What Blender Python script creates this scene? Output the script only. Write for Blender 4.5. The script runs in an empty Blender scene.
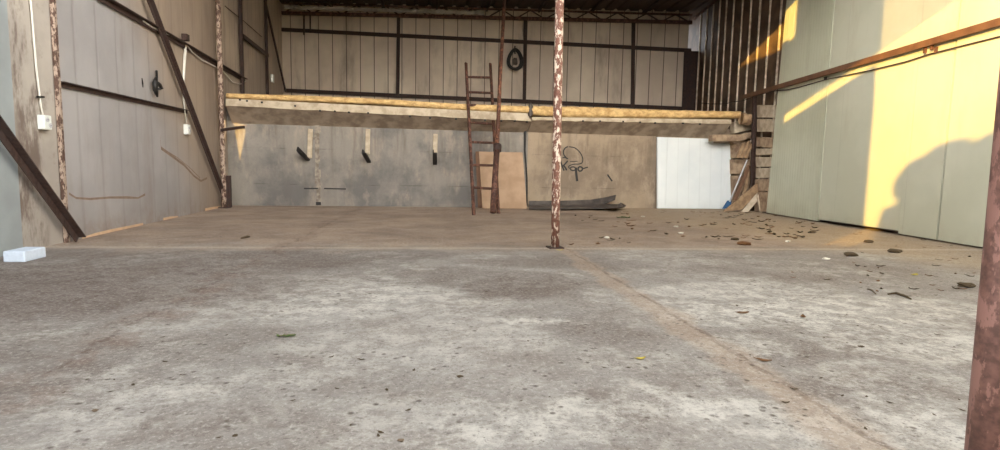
import bpy, math, random
from mathutils import Vector, Matrix
random.seed(7)
C = bpy.context.scene.collection
PI = math.pi

# ------------------------------------------------------------------ camera
H = 1.15
F = 555.4
YAW, PITCH, ROLL = math.radians(6.688), math.radians(5.722), math.radians(1.125)
fw = Vector((math.sin(YAW)*math.cos(PITCH), math.cos(YAW)*math.cos(PITCH), -math.sin(PITCH)))
r0 = Vector((math.cos(YAW), -math.sin(YAW), 0)); u0 = r0.cross(fw)
ri = math.cos(ROLL)*r0 + math.sin(ROLL)*u0
up = math.cos(ROLL)*u0 - math.sin(ROLL)*r0
EYE = Vector((0, 0, H))

def ray(px, py): return fw*F + ri*(px-500) - up*(py-225)
def fl(px, py, z=0.0):
    d = ray(px, py); t = (z-H)/d.z
    return EYE + d*t
def plane(A, B):
    """vertical plane through two ground points: returns measure(px, py, off)"""
    n = Vector((B.y-A.y, -(B.x-A.x), 0)).normalized()
    if (EYE-A).dot(n) < 0: n = -n
    def g(px, py, off=0.0):
        d = ray(px, py); t = ((A+n*off)-EYE).dot(n)/d.dot(n)
        return EYE + d*t
    g.n = n; g.A = A; g.B = B
    g.d = (B-A).normalized()
    return g
def at_y(g, y, z=0.0, off=0.0):
    t = (y-g.A.y)/g.d.y
    p = g.A + g.d*t + g.n*off
    return Vector((p.x, p.y, z))
def at_x(g, x, z=0.0, off=0.0):
    t = (x-g.A.x)/g.d.x
    p = g.A + g.d*t + g.n*off
    return Vector((p.x, p.y, z))

LW = plane(fl(75, 240), fl(222, 207))          # left wall
RW = plane(fl(768, 214), fl(983, 249))         # right wall lining
BW = plane(fl(245, 205.5), fl(735, 209))       # low concrete back wall
UA = LW(283, 92); UB = RW(690, 107)
UW = plane(Vector((UA.x, UA.y, 0)), Vector((UB.x, UB.y, 0)))   # tall upper back wall
OVER = 0.55
def SL(px, py, off=0.0): return BW(px, py, OVER+off)           # front edge of the ledge

# ------------------------------------------------------------------ materials
def lin(c):
    return tuple(((v/255)/12.92 if v/255 <= .04045 else ((v/255+.055)/1.055)**2.4) for v in c)
class NT:
    def __init__(s, name):
        s.m = bpy.data.materials.new(name); s.m.use_nodes = True
        s.n = s.m.node_tree.nodes; s.l = s.m.node_tree.links
        s.b = s.n['Principled BSDF']
        s.tc = s.n.new('ShaderNodeTexCoord').outputs['Object']
    def set(s, sock, v):
        if isinstance(v, bpy.types.NodeSocket): s.l.new(v, sock)
        elif isinstance(v, (tuple, list)) and len(v) == 3 and sock.type == 'RGBA': sock.default_value = (*v, 1)
        else: sock.default_value = v
    def map(s, scale=(1, 1, 1), rot=(0, 0, 0), loc=(0, 0, 0)):
        n = s.n.new('ShaderNodeMapping'); s.l.new(s.tc, n.inputs[0])
        n.inputs['Scale'].default_value = scale; n.inputs['Rotation'].default_value = rot; n.inputs['Location'].default_value = loc
        return n.outputs[0]
    def noise(s, scale, detail=4, rough=.55, vec=None, dist=0):
        n = s.n.new('ShaderNodeTexNoise'); s.l.new(vec or s.tc, n.inputs['Vector'])
        n.inputs['Scale'].default_value = scale; n.inputs['Detail'].default_value = detail
        n.inputs['Roughness'].default_value = rough; n.inputs['Distortion'].default_value = dist
        return n.outputs['Fac']
    def voro(s, scale, vec=None, feature='F1'):
        n = s.n.new('ShaderNodeTexVoronoi'); n.feature = feature
        s.l.new(vec or s.tc, n.inputs['Vector']); n.inputs['Scale'].default_value = scale
        return n.outputs['Distance']
    def ramp(s, f, a, b, lo=0., hi=1.):
        n = s.n.new('ShaderNodeMapRange'); n.interpolation_type = 'SMOOTHSTEP'
        s.l.new(f, n.inputs[0])
        for i, v in zip((1, 2, 3, 4), (a, b, lo, hi)): n.inputs[i].default_value = v
        return n.outputs[0]
    def math(s, op, a, b=0., c=None):
        n = s.n.new('ShaderNodeMath'); n.operation = op
        s.set(n.inputs[0], a); s.set(n.inputs[1], b)
        if c is not None: s.set(n.inputs[2], c)
        return n.outputs[0]
    def mix(s, f, a, b, mode='MIX'):
        n = s.n.new('ShaderNodeMix'); n.data_type = 'RGBA'; n.blend_type = mode
        s.set(n.inputs[0], f); s.set(n.inputs[6], a); s.set(n.inputs[7], b)
        return n.outputs[2]
    def xyz(s):
        n = s.n.new('ShaderNodeSeparateXYZ'); s.l.new(s.tc, n.inputs[0]); return n.outputs
    def col(s, v): s.set(s.b.inputs['Base Color'], v)
    def rough(s, v): s.set(s.b.inputs['Roughness'], v)
    def bump(s, h, dist=.01, strength=.5):
        n = s.n.new('ShaderNodeBump'); s.set(n.inputs['Height'], h)
        n.inputs['Distance'].default_value = dist; n.inputs['Strength'].default_value = strength
        s.l.new(n.outputs[0], s.b.inputs['Normal'])
    def line(s, coord, pos, halfw, wob=0., nscale=2.):
        """mask that is 1 near coord == pos"""
        c = coord
        if wob: c = s.math('ADD', coord, s.math('MULTIPLY', s.math('SUBTRACT', s.noise(nscale, 5), .5), wob))
        d = s.math('ABSOLUTE', s.math('SUBTRACT', c, pos))
        return s.ramp(d, halfw*.5, halfw*1.3, 1, 0)

def simple(name, c, rough=.7, var=.25, scale=6, metal=0., bump=0., c2=None):
    t = NT(name); c = lin(c); c2 = lin(c2) if c2 else tuple(v*(1-var) for v in c)
    f = t.ramp(t.noise(scale, 5), .35, .65)
    t.col(t.mix(f, c, c2)); t.rough(rough); t.b.inputs['Metallic'].default_value = metal
    if bump: t.bump(t.noise(scale*4, 5), .005, bump)
    return t.m

def rusty(name, paint, rust, amount=.5, scale=9, rough=.75, paint2=None):
    t = NT(name)
    n1 = t.noise(scale, 8, .7, t.map((1, 1, .45)))
    f = t.ramp(n1, .62-amount*.35, .66-amount*.35)
    r = t.mix(t.ramp(t.noise(scale*3, 6), .3, .7), lin(rust), tuple(v*.5 for v in lin(rust)))
    p = lin(paint) if not paint2 else t.mix(t.noise(3, 4), lin(paint), lin(paint2))
    t.col(t.mix(f, p, r)); t.rough(rough); t.bump(n1, .004, .6)
    return t.m

def floor_material():
    t = NT('weathered concrete floor'); x, y, z = t.xyz()
    wv = t.map((1, .8, 1))
    n1 = t.math('SUBTRACT', t.noise(1.1, 8, .68), .5); n2 = t.math('SUBTRACT', t.noise(1.0, 8, .68, t.map(loc=(5, 9, 2))), .5)
    xw = t.math('ADD', x, t.math('MULTIPLY', n1, 1.3)); yw = t.math('ADD', y, t.math('MULTIPLY', n2, 1.5))
    def spot(px, py, rx, ry, amt=1.):
        c = fl(px, py)
        a = t.math('DIVIDE', t.math('SUBTRACT', xw, c.x), rx); b = t.math('DIVIDE', t.math('SUBTRACT', yw, c.y), ry)
        d = t.math('ADD', t.math('MULTIPLY', a, a), t.math('MULTIPLY', b, b))
        return t.ramp(d, .25, 1.1, amt, 0)
    def spots(lst):
        m = None
        for q in lst: v = spot(*q); m = v if m is None else t.math('MAXIMUM', m, v)
        return m
    big = t.ramp(t.noise(.45, 6, .62), .38, .62)
    base = t.mix(big, lin((144, 137, 131)), lin((165, 159, 153)))
    mid = t.ramp(t.noise(1.7, 9, .72), .42, .62)
    base = t.mix(t.math('MULTIPLY', mid, .48), base, lin((116, 102, 92)))
    grain = t.ramp(t.noise(7, 9, .8), .4, .62)
    flaky = t.ramp(t.noise(5, 10, .82, dist=.2), .44, .58)
    # traffic-browned areas
    br = spots([(60, 285, 2.8, 1.8, 1.), (150, 262, 3.2, 1.2, .8), (330, 256, 2.2, .6, .5), (520, 285, .8, .8, .85), (470, 275, 1.0, .6, .5), (560, 262, 1.4, .5, .5), (250, 425, .5, .25, .5), (800, 270, 2.0, .7, .45), (600, 330, .5, .4, .4), (700, 262, 1.6, .6, .3), (30, 360, .8, .8, .45), (620, 400, .4, .3, .4)])
    base = t.mix(t.math('MULTIPLY', br, t.math('ADD', t.math('MULTIPLY', grain, .4), .55)), base, lin((94, 77, 68)))
    # limewash remains
    pl = spots([(300, 300, 1.5, .9, .85), (260, 285, 1.2, .7, .7), (440, 300, 1.0, .4, .7), (480, 330, .7, .5, .55), (540, 322, .35, .12, .9), (400, 340, 1.0, .5, .5), (150, 330, .6, .4, .4), (820, 310, 1.9, .75, 1.), (720, 290, 1.1, .4, .8), (900, 340, .9, .5, .85),
        (660, 400, .35, .3, .9), (560, 425, .8, .25, .8), (760, 420, .5, .35, .85), (900, 430, .6, .3, .8), (350, 420, .8, .3, .45), (620, 350, .5, .4, .4), (860, 380, .6, .3, .5), (730, 345, .35, .25, .7)])
    lime = t.math('MULTIPLY', pl, t.math('ADD', t.math('MULTIPLY', flaky, .75), .2))
    gen = t.math('MULTIPLY', t.ramp(t.noise(.9, 9, .7, t.map(loc=(2, 2, 2))), .47, .6, 0, .55), flaky)
    lime = t.math('MAXIMUM', lime, gen)
    lime = t.math('MULTIPLY', lime, t.math('SUBTRACT', 1., t.math('MULTIPLY', br, .75)))
    front = t.ramp(t.math('ADD', y, t.math('MULTIPLY', t.noise(1.5, 4), .5)), 7.5, 8.5, 1, 0)
    base = t.mix(t.math('MULTIPLY', lime, front), base, lin((216, 211, 202)))
    # dark gritty stains
    gs = spots([(880, 390, .6, .3, .9), (800, 350, .9, .3, .6), (650, 430, .3, .15, .8), (930, 315, .8, .4, .6), (690, 380, .3, .3, .5), (380, 440, .4, .15, .4), (60, 400, .6, .3, .4), (840, 330, 1.2, .3, .6), (760, 300, 1.2, .25, .5)])
    gs = t.math('MULTIPLY', t.math('MAXIMUM', gs, t.ramp(t.noise(1.3, 8, .7, t.map(loc=(7, 3, 0))), .56, .7, 0, .6)), t.ramp(t.noise(13, 8, .85), .44, .6))
    base = t.mix(t.math('MULTIPLY', gs, .75), base, lin((98, 82, 72)))
    # roofed half: trodden brown dust
    dust = t.mix(t.ramp(t.noise(.7, 6, .6), .35, .65), lin((176, 152, 130)), lin((142, 120, 102)))
    dust = t.mix(t.ramp(t.noise(2.0, 8, .65, t.map((.5, 1, 1), loc=(4, 4, 4))), .48, .68, 0, .6), dust, lin((128, 104, 88)))
    dust = t.mix(t.ramp(t.noise(3, 8, .7, t.map((.6, 1, 1))), .52, .7, 0, .5), dust, lin((198, 176, 154)))
    back = t.math('MULTIPLY', t.ramp(t.math('ADD', y, t.math('MULTIPLY', t.noise(1.1, 7, .7), 2.4)), 8.5, 9.9), .85)
    base = t.mix(back, base, dust)
    rd = t.ramp(t.math('ADD', t.math('ADD', x, t.math('MULTIPLY', y, .25)), t.math('MULTIPLY', t.noise(1.2, 6), 1.2)), 8.2, 9.8, 0, .75)
    base = t.mix(rd, base, lin((170, 148, 120)))
    # joints between the cast slabs
    jy = t.line(y, 8.0, .10, .14); base = t.mix(t.math('MULTIPLY', jy, .55), base, lin((196, 178, 158)))
    f2 = t.ramp(y, 7.9, 8.1, 1, 0); patchy = t.ramp(t.noise(2.6, 6, .7), .36, .6, .15, 1)
    jx = t.line(x, 1.93, .022, .16, 2.5); jxw = t.line(x, 1.86, .15, .4)
    base = t.mix(t.math('MULTIPLY', t.math('MULTIPLY', jxw, .5), f2), base, lin((176, 152, 130)))
    jxp = t.math('MULTIPLY', t.math('MULTIPLY', jx, patchy), f2)
    base = t.mix(t.math('MULTIPLY', jxp, .6), base, lin((104, 84, 70)))
    jl = t.line(x, -2.12, .03, .26, 2.5); jlw = t.line(x, -2.1, .2, .6)
    rust = t.ramp(t.noise(3.3, 7, .75), .44, .6)
    base = t.mix(t.math('MULTIPLY', t.math('MULTIPLY', jlw, rust), .5), base, lin((124, 98, 84)))
    base = t.mix(t.math('MULTIPLY', t.math('MULTIPLY', jl, rust), .6), base, lin((88, 68, 58)))
    # grit
    d1 = t.math('MULTIPLY', t.ramp(t.voro(13), .1, .26, 1, 0), t.ramp(t.noise(4, 5), .46, .56))
    base = t.mix(t.math('MULTIPLY', d1, .75), base, lin((78, 64, 54)))
    v2 = t.math('MULTIPLY', t.ramp(t.voro(38, t.map(loc=(3, 1, 0))), .12, .26, 1, 0), t.ramp(t.noise(2.4, 6), .45, .58))
    base = t.mix(t.math('MULTIPLY', v2, .6), base, lin((84, 70, 60)))
    base = t.mix(t.ramp(t.noise(30, 10, .9), .5, .62, 0, .6), base, lin((216, 210, 202)))
    base = t.mix(t.ramp(t.noise(22, 10, .9, t.map(loc=(9, 9, 9))), .5, .62, 0, .62), base, lin((78, 66, 58)))
    t.col(base)
    t.rough(t.ramp(t.noise(3, 4), .3, .7, .65, .9))
    h = t.math('ADD', t.noise(2.2, 10, .75), t.math('MULTIPLY', d1, -.2))
    h = t.math('ADD', h, t.math('MULTIPLY', jxp, -.25)); h = t.math('ADD', h, t.math('MULTIPLY', lime, .08))
    t.bump(h, .03, .6)
    return t.m

def concrete_wall(name, a, b, c, bluish=False):
    t = NT(name); x, y, z = t.xyz()
    f = t.ramp(t.noise(.8, 7, .62), .38, .62)
    base = t.mix(f, lin(a), lin(b))
    base = t.mix(t.ramp(t.noise(2.2, 7, .7, t.map((1, 1, .5))), .5, .7, 0, .7), base, lin(c))
    # dirty runs below the ledge and board marks
    run = t.ramp(t.noise(3.5, 5, .6, t.map((1, 1, .12))), .48, .7, 0, .5)
    run = t.math('MULTIPLY', run, t.ramp(z, .6, 2.2, .3, 1))
    base = t.mix(run, base, lin((86, 74, 64)))
    for zz in (.62, 1.62):
        base = t.mix(t.math('MULTIPLY', t.line(z, zz, .008, .03, .8), t.ramp(t.noise(1.6, 4), .45, .65, 0, .6)), base, lin((70, 60, 52)))
    base = t.mix(t.ramp(t.noise(30, 6, .8), .52, .75, 0, .4), base, lin((70, 64, 60)))
    t.col(base); t.rough(.88); t.bump(t.noise(7, 9, .7), .02, .5)
    return t.m

def panel_material(name, c, c2, axis='y', pitch=.5, stain=(110, 92, 76), stain_amt=.4, groove=.5, gw=.012, rough=.5, fine=0.):
    """profiled sandwich panel: shallow vertical grooves every `pitch` metres"""
    t = NT(name); o = t.xyz(); co = o['XY'.index(axis.upper())]; z = o[2]
    base = t.mix(t.ramp(t.noise(.6, 5), .35, .65), lin(c), lin(c2))
    fr = t.math('ABSOLUTE', t.math('SUBTRACT', t.math('FRACT', t.math('DIVIDE', co, pitch)), .5))
    g = t.ramp(fr, gw/pitch*.4, gw/pitch, 1, 0)
    st = t.ramp(t.noise(1.3, 6, .65, t.map((1, 1, .22))), .52, .72, 0, stain_amt)
    base = t.mix(st, base, lin(stain))
    low = t.math('MULTIPLY', t.ramp(z, .0, .45, 1, 0), t.ramp(t.noise(4, 6, .7), .4, .65, .1, stain_amt))
    base = t.mix(low, base, lin(stain))
    base = t.mix(t.math('MULTIPLY', g, groove), base, lin((52, 42, 36)))
    t.col(base); t.rough(rough)
    hh = t.math('MULTIPLY', g, -1.)
    if fine:
        f2 = t.math('SINE', t.math('MULTIPLY', co, 2*PI/fine))
        hh = t.math('ADD', hh, t.math('MULTIPLY', f2, .25))
    hh = t.math('ADD', hh, t.math('MULTIPLY', t.noise(2.5, 4), .5))
    t.bump(hh, .02, .5)
    return t.m

M = {}
M['floor'] = floor_material()
M['conc_left'] = concrete_wall('grey blue cast concrete', (140, 134, 126), (108, 105, 102), (162, 150, 136))
M['conc_right'] = concrete_wall('tan cast concrete', (160, 143, 122), (132, 117, 101), (174, 157, 137))
M['conc_ledge'] = simple('ledge concrete', (168, 152, 134), .9, c2=(132, 117, 102), scale=3, bump=.6)
M['conc_pale'] = simple('pale ledge concrete', (196, 182, 160), .9, c2=(168, 152, 130), scale=5, bump=.6)
M['left_panel'] = panel_material('left sandwich panel', (165, 163, 163), (150, 148, 148), 'y', 1.0, (122, 104, 92), .35, .18, .02, .45)
M['left_tan'] = panel_material('left tan panel', (190, 174, 156), (166, 152, 138), 'y', .5, (104, 84, 70), .5, .4, .02, .55)
M['left_grey'] = simple('pale blue grey panel', (160, 168, 170), .5, c2=(146, 152, 154), scale=1.2)
M['back_panel'] = panel_material('upper back panel', (214, 200, 182), (194, 178, 162), 'x', .56, (98, 80, 66), .45, .85, .022, .55)
M['right_panel'] = panel_material('right pale lining panel', (202, 204, 182), (188, 190, 168), 'y', 1.1, (160, 150, 124), .3, .12, .01, .42, fine=.12)
M['right_plain'] = panel_material('right smooth lining panel', (206, 206, 186), (194, 195, 174), 'y', 2.2, (164, 150, 122), .25, .10, .01, .42)
M['rib_wall'] = simple('dark brown sheet', (104, 82, 64), .6, c2=(72, 56, 44), scale=2)
M['rib'] = simple('pale rib', (226, 214, 196), .5, c2=(180, 164, 142), scale=5)
M['steel'] = rusty('dark rusted steel', (64, 50, 46), (72, 52, 45), .45, 7)
M['steel_dark'] = rusty('dark brown painted steel', (50, 36, 33), (66, 44, 36), .4, 7)
M['rail'] = simple('brown painted rail', (118, 84, 60), .6, c2=(98, 68, 50), scale=3)
M['post'] = rusty('flaking painted post', (218, 200, 182), (130, 86, 70), .5, 19)
M['post_left'] = rusty('mottled rusted column', (176, 156, 140), (104, 78, 66), .42, 16)
M['post_front'] = rusty('reddish rusted front post', (152, 112, 102), (128, 92, 82), .45, 12, .6)
M['ladder'] = rusty('rusty red brown ladder', (112, 76, 62), (84, 54, 44), .5, 10)
M['pipe'] = rusty('red brown pipe', (134, 88, 66), (98, 62, 46), .5, 10)
M['dark'] = simple('black rubber', (30, 27, 26), .55, .3)
M['sheet'] = simple('dark rubber sheet', (92, 84, 78), .65, c2=(62, 56, 54), scale=4, bump=.3)
M['white_plastic'] = simple('white plastic', (232, 236, 230), .35, .06)
M['cable_white'] = simple('white cable', (220, 216, 206), .45, .1)
M['foam'] = simple('white foam', (214, 226, 242), .8, .08, bump=.3, scale=20)
M['board'] = simple('brown fibreboard', (176, 148, 122), .8, c2=(160, 132, 106), scale=3)
M['board_dark'] = simple('darker board', (124, 92, 70), .8, .2)
M['timber'] = simple('old timber', (168, 140, 108), .85, c2=(128, 104, 80), scale=5, bump=.4)
M['strip'] = simple('peach sun leak', (224, 190, 156), .7, .15)  # sunlight under the left lining, put into a strip colour
M['white_panel'] = panel_material('white foam panel', (226, 232, 234), (214, 222, 226), 'x', .38, (196, 196, 190), .2, .10, .01, .4)
M['stone'] = simple('grey sawn stone', (198, 184, 162), .9, c2=(164, 148, 128), scale=4, bump=.8)
M['stone2'] = simple('brown rubble stone', (176, 154, 128), .9, c2=(136, 114, 94), scale=5, bump=.8)
M['blue'] = simple('blue plastic', (52, 96, 140), .5, .2)
M['handle'] = simple('pale handle', (206, 206, 210), .5, .15)
M['paint'] = simple('black spray paint', (38, 36, 36), .6, .1)
M['stain'] = simple('brown tide mark', (148, 128, 112), .8, .2, scale=12)
M['roof'] = simple('dark roof sheet', (84, 66, 58), .7, .3, scale=2)
M['leaf'] = simple('dry brown leaf', (128, 88, 52), .7, .35, scale=30)
M['leaf_d'] = simple('dark leaf', (84, 68, 46), .8, .3, scale=30)
M['leaf_y'] = simple('yellow leaf', (196, 176, 72), .6, .2, scale=30)
M['leaf_g'] = simple('green leaf', (84, 104, 50), .6, .3, scale=30)
M['white_bit'] = simple('white chip', (226, 220, 206), .8, .1)
M['twig'] = simple('grey twig', (120, 102, 84), .8, .2, scale=20)
M['ground'] = simple('yard earth', (142, 124, 102), .95, c2=(116, 100, 82), scale=.6, bump=.5)
M['render'] = simple('sun blocker render', (176, 166, 150), .9, .1, scale=.5)
M['foliage'] = simple('foliage', (66, 84, 40), .8, .4, scale=3)
M['trunk'] = simple('bark', (86, 70, 56), .9, .3)

def insulation():
    t = NT('yellow glass wool')
    f = t.ramp(t.noise(5, 7, .65, t.map((1, 1, 2))), .35, .65)
    base = t.mix(f, lin((226, 194, 136)), lin((188, 150, 98)))
    base = t.mix(t.ramp(t.noise(16, 6, .7), .55, .75, 0, .6), base, lin((238, 218, 172)))
    t.col(base); t.rough(.95); t.bump(t.noise(9, 8, .7), .05, .8); return t.m
M['wool'] = insulation()
def foil():
    t = NT('crumpled foil'); t.col(lin((240, 236, 232))); t.b.inputs['Metallic'].default_value = .9; t.rough(.38)
    t.bump(t.noise(7, 6, .7), .15, 1.); return t.m
M['foil'] = foil()

# ------------------------------------------------------------------ mesh builder
class MB:
    def __init__(s): s.v = []; s.f = []
    def add(s, vs, fs):
        k = len(s.v); s.v += [Vector(p) for p in vs]; s.f += [tuple(i+k for i in f) for f in fs]; return s
    def hexa(s, a, b):   # a, b: 4 points each, same winding
        return s.add(list(a)+list(b), [(3, 2, 1, 0), (4, 5, 6, 7), (0, 1, 5, 4), (1, 2, 6, 5), (2, 3, 7, 6), (3, 0, 4, 7)])
    def box(s, c, size, rz=0, rx=0, ry=0):
        m = Matrix.Rotation(rz, 3, 'Z') @ Matrix.Rotation(ry, 3, 'Y') @ Matrix.Rotation(rx, 3, 'X')
        c = Vector(c); x, y, z = [v/2 for v in size]
        q = [(-x, -y), (x, -y), (x, y), (-x, y)]
        return s.hexa([c+m@Vector((a, b, -z)) for a, b in q], [c+m@Vector((a, b, z)) for a, b in q])
    def bar(s, p, q, w, d, ref=None):
        """rectangular bar p->q; w across, d along the reference direction"""
        p, q = Vector(p), Vector(q); t = (q-p).normalized()
        ref = Vector(ref) if ref is not None else Vector((0, 1, 0))
        if abs(t.dot(ref)) > .95: ref = Vector((1, 0, 0)) if abs(t.x) < .9 else Vector((0, 1, 0))
        n = (ref - t*ref.dot(t)).normalized(); b = t.cross(n)
        c = [b*(w/2*i)+n*(d/2*j) for i, j in ((-1, -1), (1, -1), (1, 1), (-1, 1))]
        return s.hexa([p+o for o in c], [q+o for o in c])
    def angle(s, p, q, w, th, n, side=1):
        """L-section: one flange flat to normal n, one standing out along n"""
        p, q, n = Vector(p), Vector(q), Vector(n).normalized(); t = (q-p).normalized()
        b = t.cross(n).normalized()*side
        s.bar(p+n*th/2, q+n*th/2, w, th, n)
        s.bar(p+b*(w/2-th/2)+n*w/2, q+b*(w/2-th/2)+n*w/2, th, w, n); return s
    def tube(s, pts, r, seg=8, cap=True):
        pts = [Vector(p) for p in pts]; n = len(pts)
        rs = r if isinstance(r, (list, tuple)) else [r]*n
        k = len(s.v); ref = None
        for i, p in enumerate(pts):
            t = (pts[min(i+1, n-1)]-pts[max(i-1, 0)]).normalized()
            if ref is None: ref = Vector((0, 0, 1)) if abs(t.z) < .9 else Vector((1, 0, 0))
            a = (ref-t*ref.dot(t)).normalized(); ref = a; b = t.cross(a)
            for j in range(seg):
                g = 2*PI*j/seg; s.v.append(p+(a*math.cos(g)+b*math.sin(g))*rs[i])
        for i in range(n-1):
            for j in range(seg):
                a, b = k+i*seg+j, k+i*seg+(j+1) % seg
                s.f.append((a, b, b+seg, a+seg))
        if cap:
            s.f.append(tuple(range(k+seg-1, k-1, -1))); s.f.append(tuple(range(k+(n-1)*seg, k+n*seg)))
        return s
    def sheet(s, grid, th=0.):
        """grid of points (rows), optional thickness down the averaged normal"""
        R_, K = len(grid), len(grid[0]); g = [Vector(p) for r in grid for p in r]
        fs = [(i*K+j, i*K+j+1, (i+1)*K+j+1, (i+1)*K+j) for i in range(R_-1) for j in range(K-1)]
        if not th: return s.add(g, fs)
        nor = [Vector() for _ in g]
        for f in fs:
            n = (g[f[1]]-g[f[0]]).cross(g[f[3]]-g[f[0]])
            for i in f: nor[i] += n
        low = [p-n.normalized()*th for p, n in zip(g, nor)]; N = len(g)
        fs2 = fs+[tuple(i+N for i in reversed(f)) for f in fs]
        rim = [j for j in range(K)]+[i*K+K-1 for i in range(1, R_)]+[(R_-1)*K+j for j in range(K-2, -1, -1)]+[i*K for i in range(R_-2, 0, -1)]
        for a, b in zip(rim, rim[1:]+rim[:1]): fs2.append((b, a, a+N, b+N))
        return s.add(g+low, fs2)
    def blob(s, c, r, jit=.2, seed=0, n=2, squash=1.):
        import bmesh
        bm = bmesh.new(); bmesh.ops.create_icosphere(bm, subdivisions=n, radius=1)
        rr = random.Random(seed); bm.verts.ensure_lookup_table()
        k = len(s.v)
        for v in bm.verts:
            f = 1+rr.uniform(-jit, jit); s.v.append(Vector(c)+Vector((v.co.x*r[0]*f, v.co.y*r[1]*f, v.co.z*r[2]*f)))
        for f in bm.faces: s.f.append(tuple(v.index+k for v in f.verts))
        bm.free(); return s
    def mesh(s, name, mat, origin=(0, 0, 0), smooth=False, bevel=0):
        o = Vector(origin); me = bpy.data.meshes.new(name)
        me.from_pydata([tuple(p-o) for p in s.v], [], s.f); me.materials.append(M[mat])
        if smooth:
            for p in me.polygons: p.use_smooth = True
        me.validate(); me.update(); return me
    def base(s):
        lo = min(p.z for p in s.v); n = len(s.v)
        return Vector((sum(p.x for p in s.v)/n, sum(p.y for p in s.v)/n, lo))

def struct(name, mb, mat, parent=None, smooth=False):
    o = bpy.data.objects.new(name, mb.mesh(name, mat, smooth=smooth)); C.objects.link(o)
    if parent: o.parent = parent
    else: o['kind'] = 'structure'
    return o
def bevel(o, w, seg=2):
    m = o.modifiers.new('bevel', 'BEVEL'); m.width = w; m.segments = seg; m.limit_method = 'ANGLE'; m.angle_limit = math.radians(40); return o
def single(name, label, cat, mb, mat, group=None, smooth=False, bev=0):
    b = mb.base(); o = bpy.data.objects.new(name, mb.mesh(name, mat, b, smooth)); C.objects.link(o)
    o.location = b; o['label'] = label; o['category'] = cat
    if group: o['group'] = group
    if bev: bevel(o, bev)
    return o
def thing(name, label, cat, loc, group=None):
    o = bpy.data.objects.new(name, None); C.objects.link(o); o.location = loc
    o.empty_display_size = .1; o['label'] = label; o['category'] = cat
    if group: o['group'] = group
    return o
def part(name, mb, mat, parent, label=None, smooth=False, bev=0):
    org = Vector(parent.location)
    if parent.parent: org = org+Vector(parent.parent.location)
    o = bpy.data.objects.new(name, mb.mesh(name, mat, org, smooth)); C.objects.link(o); o.parent = parent
    if label: o['label'] = label
    if bev: bevel(o, bev)
    return o

# ------------------------------------------------------------------ setting: floor and walls
def grid_patch(x0, x1, y0, y1, step, z=0, amp=0.):
    g = []; ny = max(1, int((y1-y0)/step)); nx = max(1, int((x1-x0)/step))
    for j in range(ny+1):
        g.append([(x0+(x1-x0)*i/nx, y0+(y1-y0)*j/ny, z+random.uniform(-amp, amp)) for i in range(nx+1)])
    return g
fm = MB(); fm.hexa([(-7, -2, -.2), (11.6, -2, -.2), (11.6, 24.6, -.2), (-7, 24.6, -.2)], [(-7, -2, 0), (11.6, -2, 0), (11.6, 24.6, 0), (-7, 24.6, 0)])
floor = struct('floor', fm, 'floor')
gm = MB(); gm.sheet(grid_patch(-60, 50, -50, 60, 5, -.15))
g = struct('ground', gm, 'ground')

TOP = 7.95
TH = .035
def wall_strip(g, y0, y1, z0, z1, th=TH, off=0., top1=None):
    a, b = at_y(g, y0, 0, off), at_y(g, y1, 0, off); n = -g.n*th
    q = [a, b, b+n, a+n]; z2 = top1 if top1 is not None else z1
    zs = [z1, z2, z2, z1]
    return MB().hexa([p+Vector((0, 0, z0)) for p in q], [p+Vector((0, 0, z)) for p, z in zip(q, zs)])
def seg(g, y, z, off=0.): return at_y(g, y, z, off)

YC1 = LW(58, 120).y        # rusted column beside the first socket
YC2 = LW(223, 200).y       # rusted column at the ledge end
# left wall: pale piece, plastered piece, smooth lining, tan profiled sheet above and behind
struct('wall_left', wall_strip(LW, 1.8, LW(20, 200).y, 0, TOP), 'left_grey')
def plaster():
    t = NT('stained plaster'); x, y, z = t.xyz()
    base = t.mix(t.ramp(t.noise(1.2, 5), .35, .65), lin((182, 174, 164)), lin((164, 156, 148)))
    st = t.ramp(t.noise(3.2, 8, .7, t.map((1, 1, .35))), .44, .62)
    band = t.line(y, 7.8, .3, .4, 1.4)
    base = t.mix(t.math('MULTIPLY', t.math('MULTIPLY', st, band), .8), base, lin((98, 80, 70)))
    base = t.mix(t.math('MULTIPLY', t.ramp(t.noise(2.3, 7, .7), .55, .7), .5), base, lin((118, 102, 90)))
    t.col(base); t.rough(.85); t.bump(t.noise(6, 6), .01, .4); return t.m
M['plaster'] = plaster()
struct('wall_left', wall_strip(LW, LW(20, 200).y, YC1, 0, TOP), 'plaster')
ZP = 3.70                                     # height of the long girt
YT = LW(186, 150).y
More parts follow.
